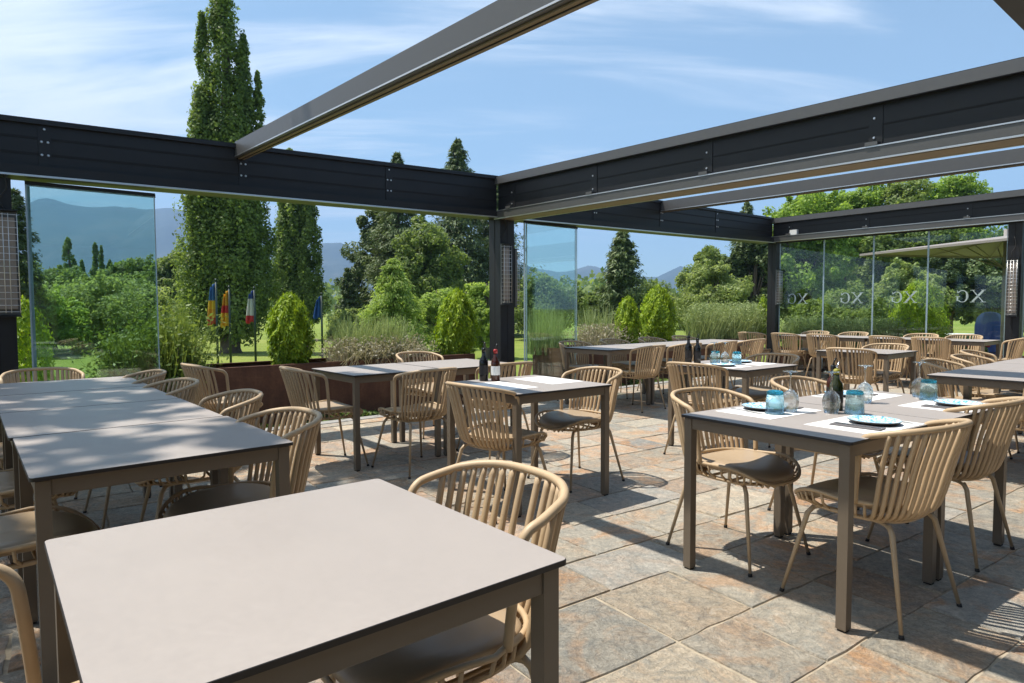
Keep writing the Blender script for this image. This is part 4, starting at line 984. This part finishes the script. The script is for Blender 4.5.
chairs = [  # u, v, facing, jitter, label
 (-2.05, 5.46, '-u', 0, 'chair at the right side of the bare foreground table'),
 (-2.785, 5.475, '+u', -2, 'chair half out of the frame at the lower left corner by the foreground table'),
 (-2.84, 3.97, '+u', 3, 'sunlit chair at the left end of the first shaded row table'),
 (-2.84, 3.14, '+u', -2, 'second chair down the left side of the shaded row at the photo edge'),
 (-2.84, 2.33, '+u', 2, 'third chair down the left side of the shaded row'),
 (-2.11, 4.06, '-u', 3, 'nearest chair along the right side of the shaded row'),
 (-2.07, 3.20, '-u', -3, 'second nearest chair along the right side of the shaded row'),
 (-2.18, 2.34, '-u', 4, 'third chair along the right side of the shaded row'),
 (-2.20, 1.52, '-u', -2, 'farthest chair along the right side of the shaded row'),
 (-2.55, 1.00, '+v', 2, 'chair at the far head of the shaded row in front of the left glass'),
 (-1.30, 1.0, '+u', 4, 'dark shaded chair standing alone before the rusty planter'),
 (-.80, 1.90, '+u', -3, 'chair at the left head of the bare pair before the planter'),
 (-.30, 2.44, '-v', 5, 'chair on the near side of the bare pair, left one'),
 (.52, 2.40, '-v', -2, 'chair on the near side of the bare pair, right one'),
 (.55, 1.27, '+v', 3, 'chair on the planter side of the bare pair'),
 (-.40, 3.64, '+u', 3, 'chair on the left of the middle table with two placemats'),
 (.40, 3.50, '-u', -4, 'chair on the right of the middle table with two placemats'),
 (3.35, 1.62, '-v', 3, 'first near side chair from the left at the far bay row'),
 (4.10, 1.62, '-v', -2, 'second near side chair from the left at the far bay row'),
 (4.86, 1.66, '-v', 2, 'third near side chair from the left at the far bay row'),
 (5.70, 1.60, '-v', 0, 'last near side chair at the right of the far bay row'),
 (3.30, .74, '+v', -3, 'first planter side chair from the left at the far bay row'),
 (4.14, .72, '+v', 2, 'second planter side chair from the left at the far bay row'),
 (4.95, .74, '+v', -2, 'third planter side chair from the left at the far bay row'),
 (5.80, .72, '+v', 3, 'last planter side chair at the right of the far bay row'),
 (1.82, 3.63, '+u', 2, 'chair at the left of the single laid table with turquoise tumblers'),
 (2.74, 3.62, '-u', -3, 'shaded chair at the right of the single laid table with turquoise tumblers'),
 (4.72, 3.62, '+u', 3, 'chair at the left of the single bare table in the far bay'),
 (5.38, 3.62, '-u', -3, 'chair at the right of the single bare table in the far bay'),
 (3.32, 5.10, '+v', 3, 'chair tucked at the far side of the right edge row, nearest the laid table'),
 (4.12, 5.08, '+v', -3, 'middle chair tucked at the far side of the right edge row'),
 (4.92, 4.92, '+v', 4, 'farthest chair on the far side of the right edge row'),
 (2.78, 5.56, '-v', 0, 'chair at the right photo edge of which mostly one leg shows'),
 (8.26, .35, '+u', 4, 'leftmost chair of the inner side of the row along the etched glass'),
 (8.28, 1.00, '+u', -2, 'second chair on the inner side of the row along the etched glass'),
 (8.28, 1.64, '+u', 2, 'third chair on the inner side of the row along the etched glass'),
 (8.28, 2.66, '+u', -3, 'fourth chair on the inner side of the row along the etched glass'),
 (8.28, 3.26, '+u', 3, 'fifth chair on the inner side of the row along the etched glass'),
 (9.10, 1.00, '-u', 3, 'first chair on the glass side of the row along the etched glass'),
 (9.10, 1.68, '-u', -3, 'second chair on the glass side of the row along the etched glass'),
 (9.10, 2.78, '-u', 2, 'third chair on the glass side of the row along the etched glass'),
 (9.10, 3.38, '-u', -2, 'fourth chair on the glass side of the row, left of the right post'),
 (8.72, 3.98, '-v', 4, 'chair at the right head of the row along the etched glass'),
]
proto_c = make_chair(); first = True
for (u, v, d, j, lab) in chairs:
    p = W(u, v); rz = face(d, j)
    if first: proto_c.location = p; proto_c.rotation_euler = (0, 0, rz); proto_c['label'] = lab; first = False
    else: dup(proto_c, p, rz, lab)
for (u, v, d, j, lab) in ((.07, 5.0, '+v', -5, 'chair on the far side of the laid pair, at its left table'), (1.03, 5.03, '+v', -3, 'chair on the far side of the laid pair, at its right table'),
                          (-.01, 5.67, '-v', -6, 'chair on the near side of the laid pair, at its left table, seen whole'), (.93, 5.64, '-v', -3, 'chair on the near side of the laid pair, at its right table')):
    dup(proto_c, W(u, v), face(d, j), lab)

# ------------------------------------------------------------------ table settings
def placemat(p, rz, label, w=.43, d=.30):
    b = MB(); b.box(-w/2, w/2, -d/2, d/2, .0003, .0016); o = b.build('placemat', M['paper']); o.location = p; o.rotation_euler = (0, 0, rz); tag(o, label, 'placemat', None); return o
def make_plate():
    b = MB(); b.lathe([(0, .004), (.06, .004), (.07, .006), (.100, .016), (.104, .018), (.1045, .0155), (.098, .011), (.072, .0), (0, .0)], 40, mis=[0, 0, 0, 0, 1, 1, 1, 1]); return b.build('plate', [M['plate'], M['edge']])
def make_tumbler(): # stands upside down, turquoise base up
    t = empty('tumbler', (0, 0, 0), 0, 'x', 'tumbler')
    b = MB(); b.lathe([(.043, 0), (.0405, .05), (.0365, .092), (.0345, .092), (.0385, .05), (.0405, .0), (.043, 0)], 24); b.build('bowl', M['aqua'], t)
    b = MB(); b.lathe([(0, .0925), (.0368, .0925), (.0375, .098), (.0345, .108), (.028, .111), (.025, .107), (0, .107)], 24); b.build('base', M['aquarim'], t)
    b = MB(); b.lathe([(.0432, .0), (.0442, .003), (.0432, .006), (.0418, .003), (.0432, 0)], 24); b.build('rim', M['aqua'], t); return t
def make_wine():
    t = empty('wine_glass', (0, 0, 0), 0, 'x', 'wine glass')
    b = MB(); b.lathe([(.030, 0), (.037, .03), (.040, .055), (.034, .085), (.016, .104), (.006, .110), (.004, .108), (.015, .102), (.033, .084), (.039, .055), (.0362, .03), (.0292, 0), (.030, 0)], 28); b.build('bowl', M['clear'], t)
    b = MB(); b.lathe([(.006, .1102), (.004, .125), (.0035, .17), (.005, .187), (.009, .190)], 12); b.build('stem', M['clear'], t)
    b = MB(); b.lathe([(.0, .1905), (.012, .1905), (.035, .194), (.036, .1955), (.034, .197), (.010, .197), (0, .199)], 28); b.build('foot', M['clear'], t); return t
def cutlery(p, rz, which, label):
    t = empty(which, p, rz, label, which); b = MB()
    if which == 'fork':
        b.box(-.005, .005, -.095, .035, .0008, .003); b.box(-.012, .012, .035, .05, .0008, .003)
        for x in (-.0105, -.0035, .0035, .0105): b.box(x-.0016, x+.0016, .05, .09, .0008, .003)
    elif which == 'knife':
        b.box(-.006, .006, -.105, -.005, .0008, .004); b.add([(-.005, -.004, .001), (.007, -.004, .001), (.009, .06, .001), (.0, .10, .001), (-.005, .10, .001)]+[(-.005, -.004, .0025), (.007, -.004, .0025), (.009, .06, .0025), (.0, .10, .0025), (-.005, .10, .0025)], [(4, 3, 2, 1, 0), (5, 6, 7, 8, 9)]+[(k, (k+1) % 5, 5+(k+1) % 5, 5+k) for k in range(5)])
    b.build('blade' if which == 'knife' else 'tines', M['steel'], t)
pl0 = make_plate(); tu0 = make_tumbler(); wi0 = make_wine()
# (mat centre a, b; facing side; plate, tumbler, wine offsets in the laid pair's own axes), taken from the photograph
Z = TH+.0018
def single(src, p, lab, cat, used=[set()]):
    if src.name not in used[0]:
        used[0].add(src.name); src.location = p; tag(src, lab, cat); return src
    if src.type == 'EMPTY': return dup(src, p, random.random()*6, lab, None, cat)
    o = src.copy(); COL.objects.link(o); o.location = p; o.rotation_euler = (0, 0, random.random()*6); tag(o, lab, cat); return o
spots = [ # a, b of mat centre, side (+1 = near side), plate, tumbler, wine, word
 (.42, .19, -1, (.44, .15), (.36, .26), (.47, .27), 'at the far side of the laid left table'),
 (.42, .645, 1, (.47, .66), (.66, .48), (.60, .40), 'at the near side of the laid left table'),
 (1.30, .63, 1, (1.33, .66), (1.44, .48), (1.52, .40), 'at the near side of the laid right table'),
 (1.30, .17, -1, (1.24, .13), None, (1.06, .33), 'at the far side of the laid right table')]
for (a, b_, sd, pl, tu, wi, word) in spots:
    placemat(RW(a, b_), RY, 'white paper placemat '+word)
    single(pl0, RW(*pl, Z), 'blue and white sponged plate '+word, 'plate')
    if tu: single(tu0, RW(*tu, TH+.0005), 'upside down aqua tumbler '+word, 'tumbler')
    single(wi0, RW(*wi, TH+.0005), 'clear wine glass standing upside down '+word, 'wine glass')
    s = -1 if sd > 0 else 1
    nb = MB(); nb.box(-.033, .033, -.10, .10, .0002, .005, bev=.001); o = nb.build('napkin', M['napkin']); o.location = RW(pl[0]+s*.145, pl[1], Z); o.rotation_euler = (0, 0, RY+R(6)); tag(o, 'folded charcoal napkin beside the plate '+word, 'napkin')
    cutlery(RW(pl[0]+s*.145, pl[1], Z+.005), RY+R(4)+(0 if sd > 0 else math.pi), 'fork', 'steel fork lying on the napkin '+word)
    cutlery(RW(pl[0]-s*.13, pl[1], Z), RY+R(-8)+(0 if sd > 0 else math.pi), 'knife', 'steel knife right of the plate '+word)
def bottle(p, kind, label, h=.25):
    t = empty('cruet_bottle', p, 0, label, 'bottle'); bm, cm = {'oil': ('olivebottle', 'yellowcap'), 'vinegar': ('vinegar', 'blackbottle'), 'black': ('blackbottle', 'blackbottle'), 'red': ('vinegar', 'redcap')}[kind]; k = h/.25
    b = MB(); b.lathe([(0, 0), (.028, 0), (.031, .004), (.031, .13*k), (.028, .150*k), (.014, .172*k), (.0125, .20*k), (.0, .20*k)], 22); b.build('body', M[bm], t)
    b = MB(); b.lathe([(.0, .2005*k), (.0145, .2005*k), (.0145, .225*k), (.010, .23*k), (0, .23*k)], 16); b.build('cap', M[cm], t)
    b = MB(); b.tube([(0, 0, .2305*k), (.002, 0, .245*k), (.012, 0, .27*k)], [.005, .004, .003], 8); b.build('pourer', M['steel'] if kind in ('oil',) else M['blackbottle'], t)
    b = MB(); b.lathe([(.0316, .045*k), (.0316, .11*k)], 22); b.build('paper_label', M['paper'] if kind == 'red' else M['edge'], t)
bottle(RW(.70, .37), 'oil', 'dark green oil bottle with yellow cap on the laid right hand pair', .22); bottle(RW(.80, .30), 'vinegar', 'dark red vinegar bottle beside the green oil bottle on the laid pair', .23)
mp = lambda u, v, z=TH: W(u, v, z)
bottle(mp(-.20, 3.20), 'black', 'black bottle with pourer on the middle table', .25); bottle(mp(-.15, 3.27), 'red', 'red capped bottle with pale label on the middle table', .24)
placemat(mp(-.30, 3.52), YAW-R(92), 'white placemat on the left side of the middle table', .43, .28); placemat(mp(.16, 3.47), YAW-R(92), 'white placemat on the right side of the middle table', .43, .28)
# far laid table
bottle(mp(2.06, 3.28), 'black', 'tall black bottle on the far laid table, left one', .27); bottle(mp(2.11, 3.34), 'black', 'tall black bottle on the far laid table, right one', .25)
bx = MB(); 
placemat(mp(2.05, 3.62), YAW-R(90), 'white placemat at the left of the far laid table'); placemat(mp(2.46, 3.62), YAW-R(90), 'white placemat at the right of the far laid table')
single(tu0, mp(2.26, 3.43), 'aqua tumbler upside down on the far laid table, left one', 'tumbler'); single(tu0, mp(2.30, 3.62), 'aqua tumbler upside down on the far laid table, right one', 'tumbler')
single(wi0, mp(2.24, 3.54), 'wine glass upside down between the tumblers on the far laid table', 'wine glass'); single(pl0, mp(2.47, 3.55, Z), 'blue and white plate at the right of the far laid table', 'plate'); single(pl0, mp(2.03, 3.66, Z), 'blue and white plate at the left of the far laid table', 'plate')
single(wi0, mp(2.13, 3.50), 'wine glass upside down beside the black bottles on the far laid table', 'wine glass')
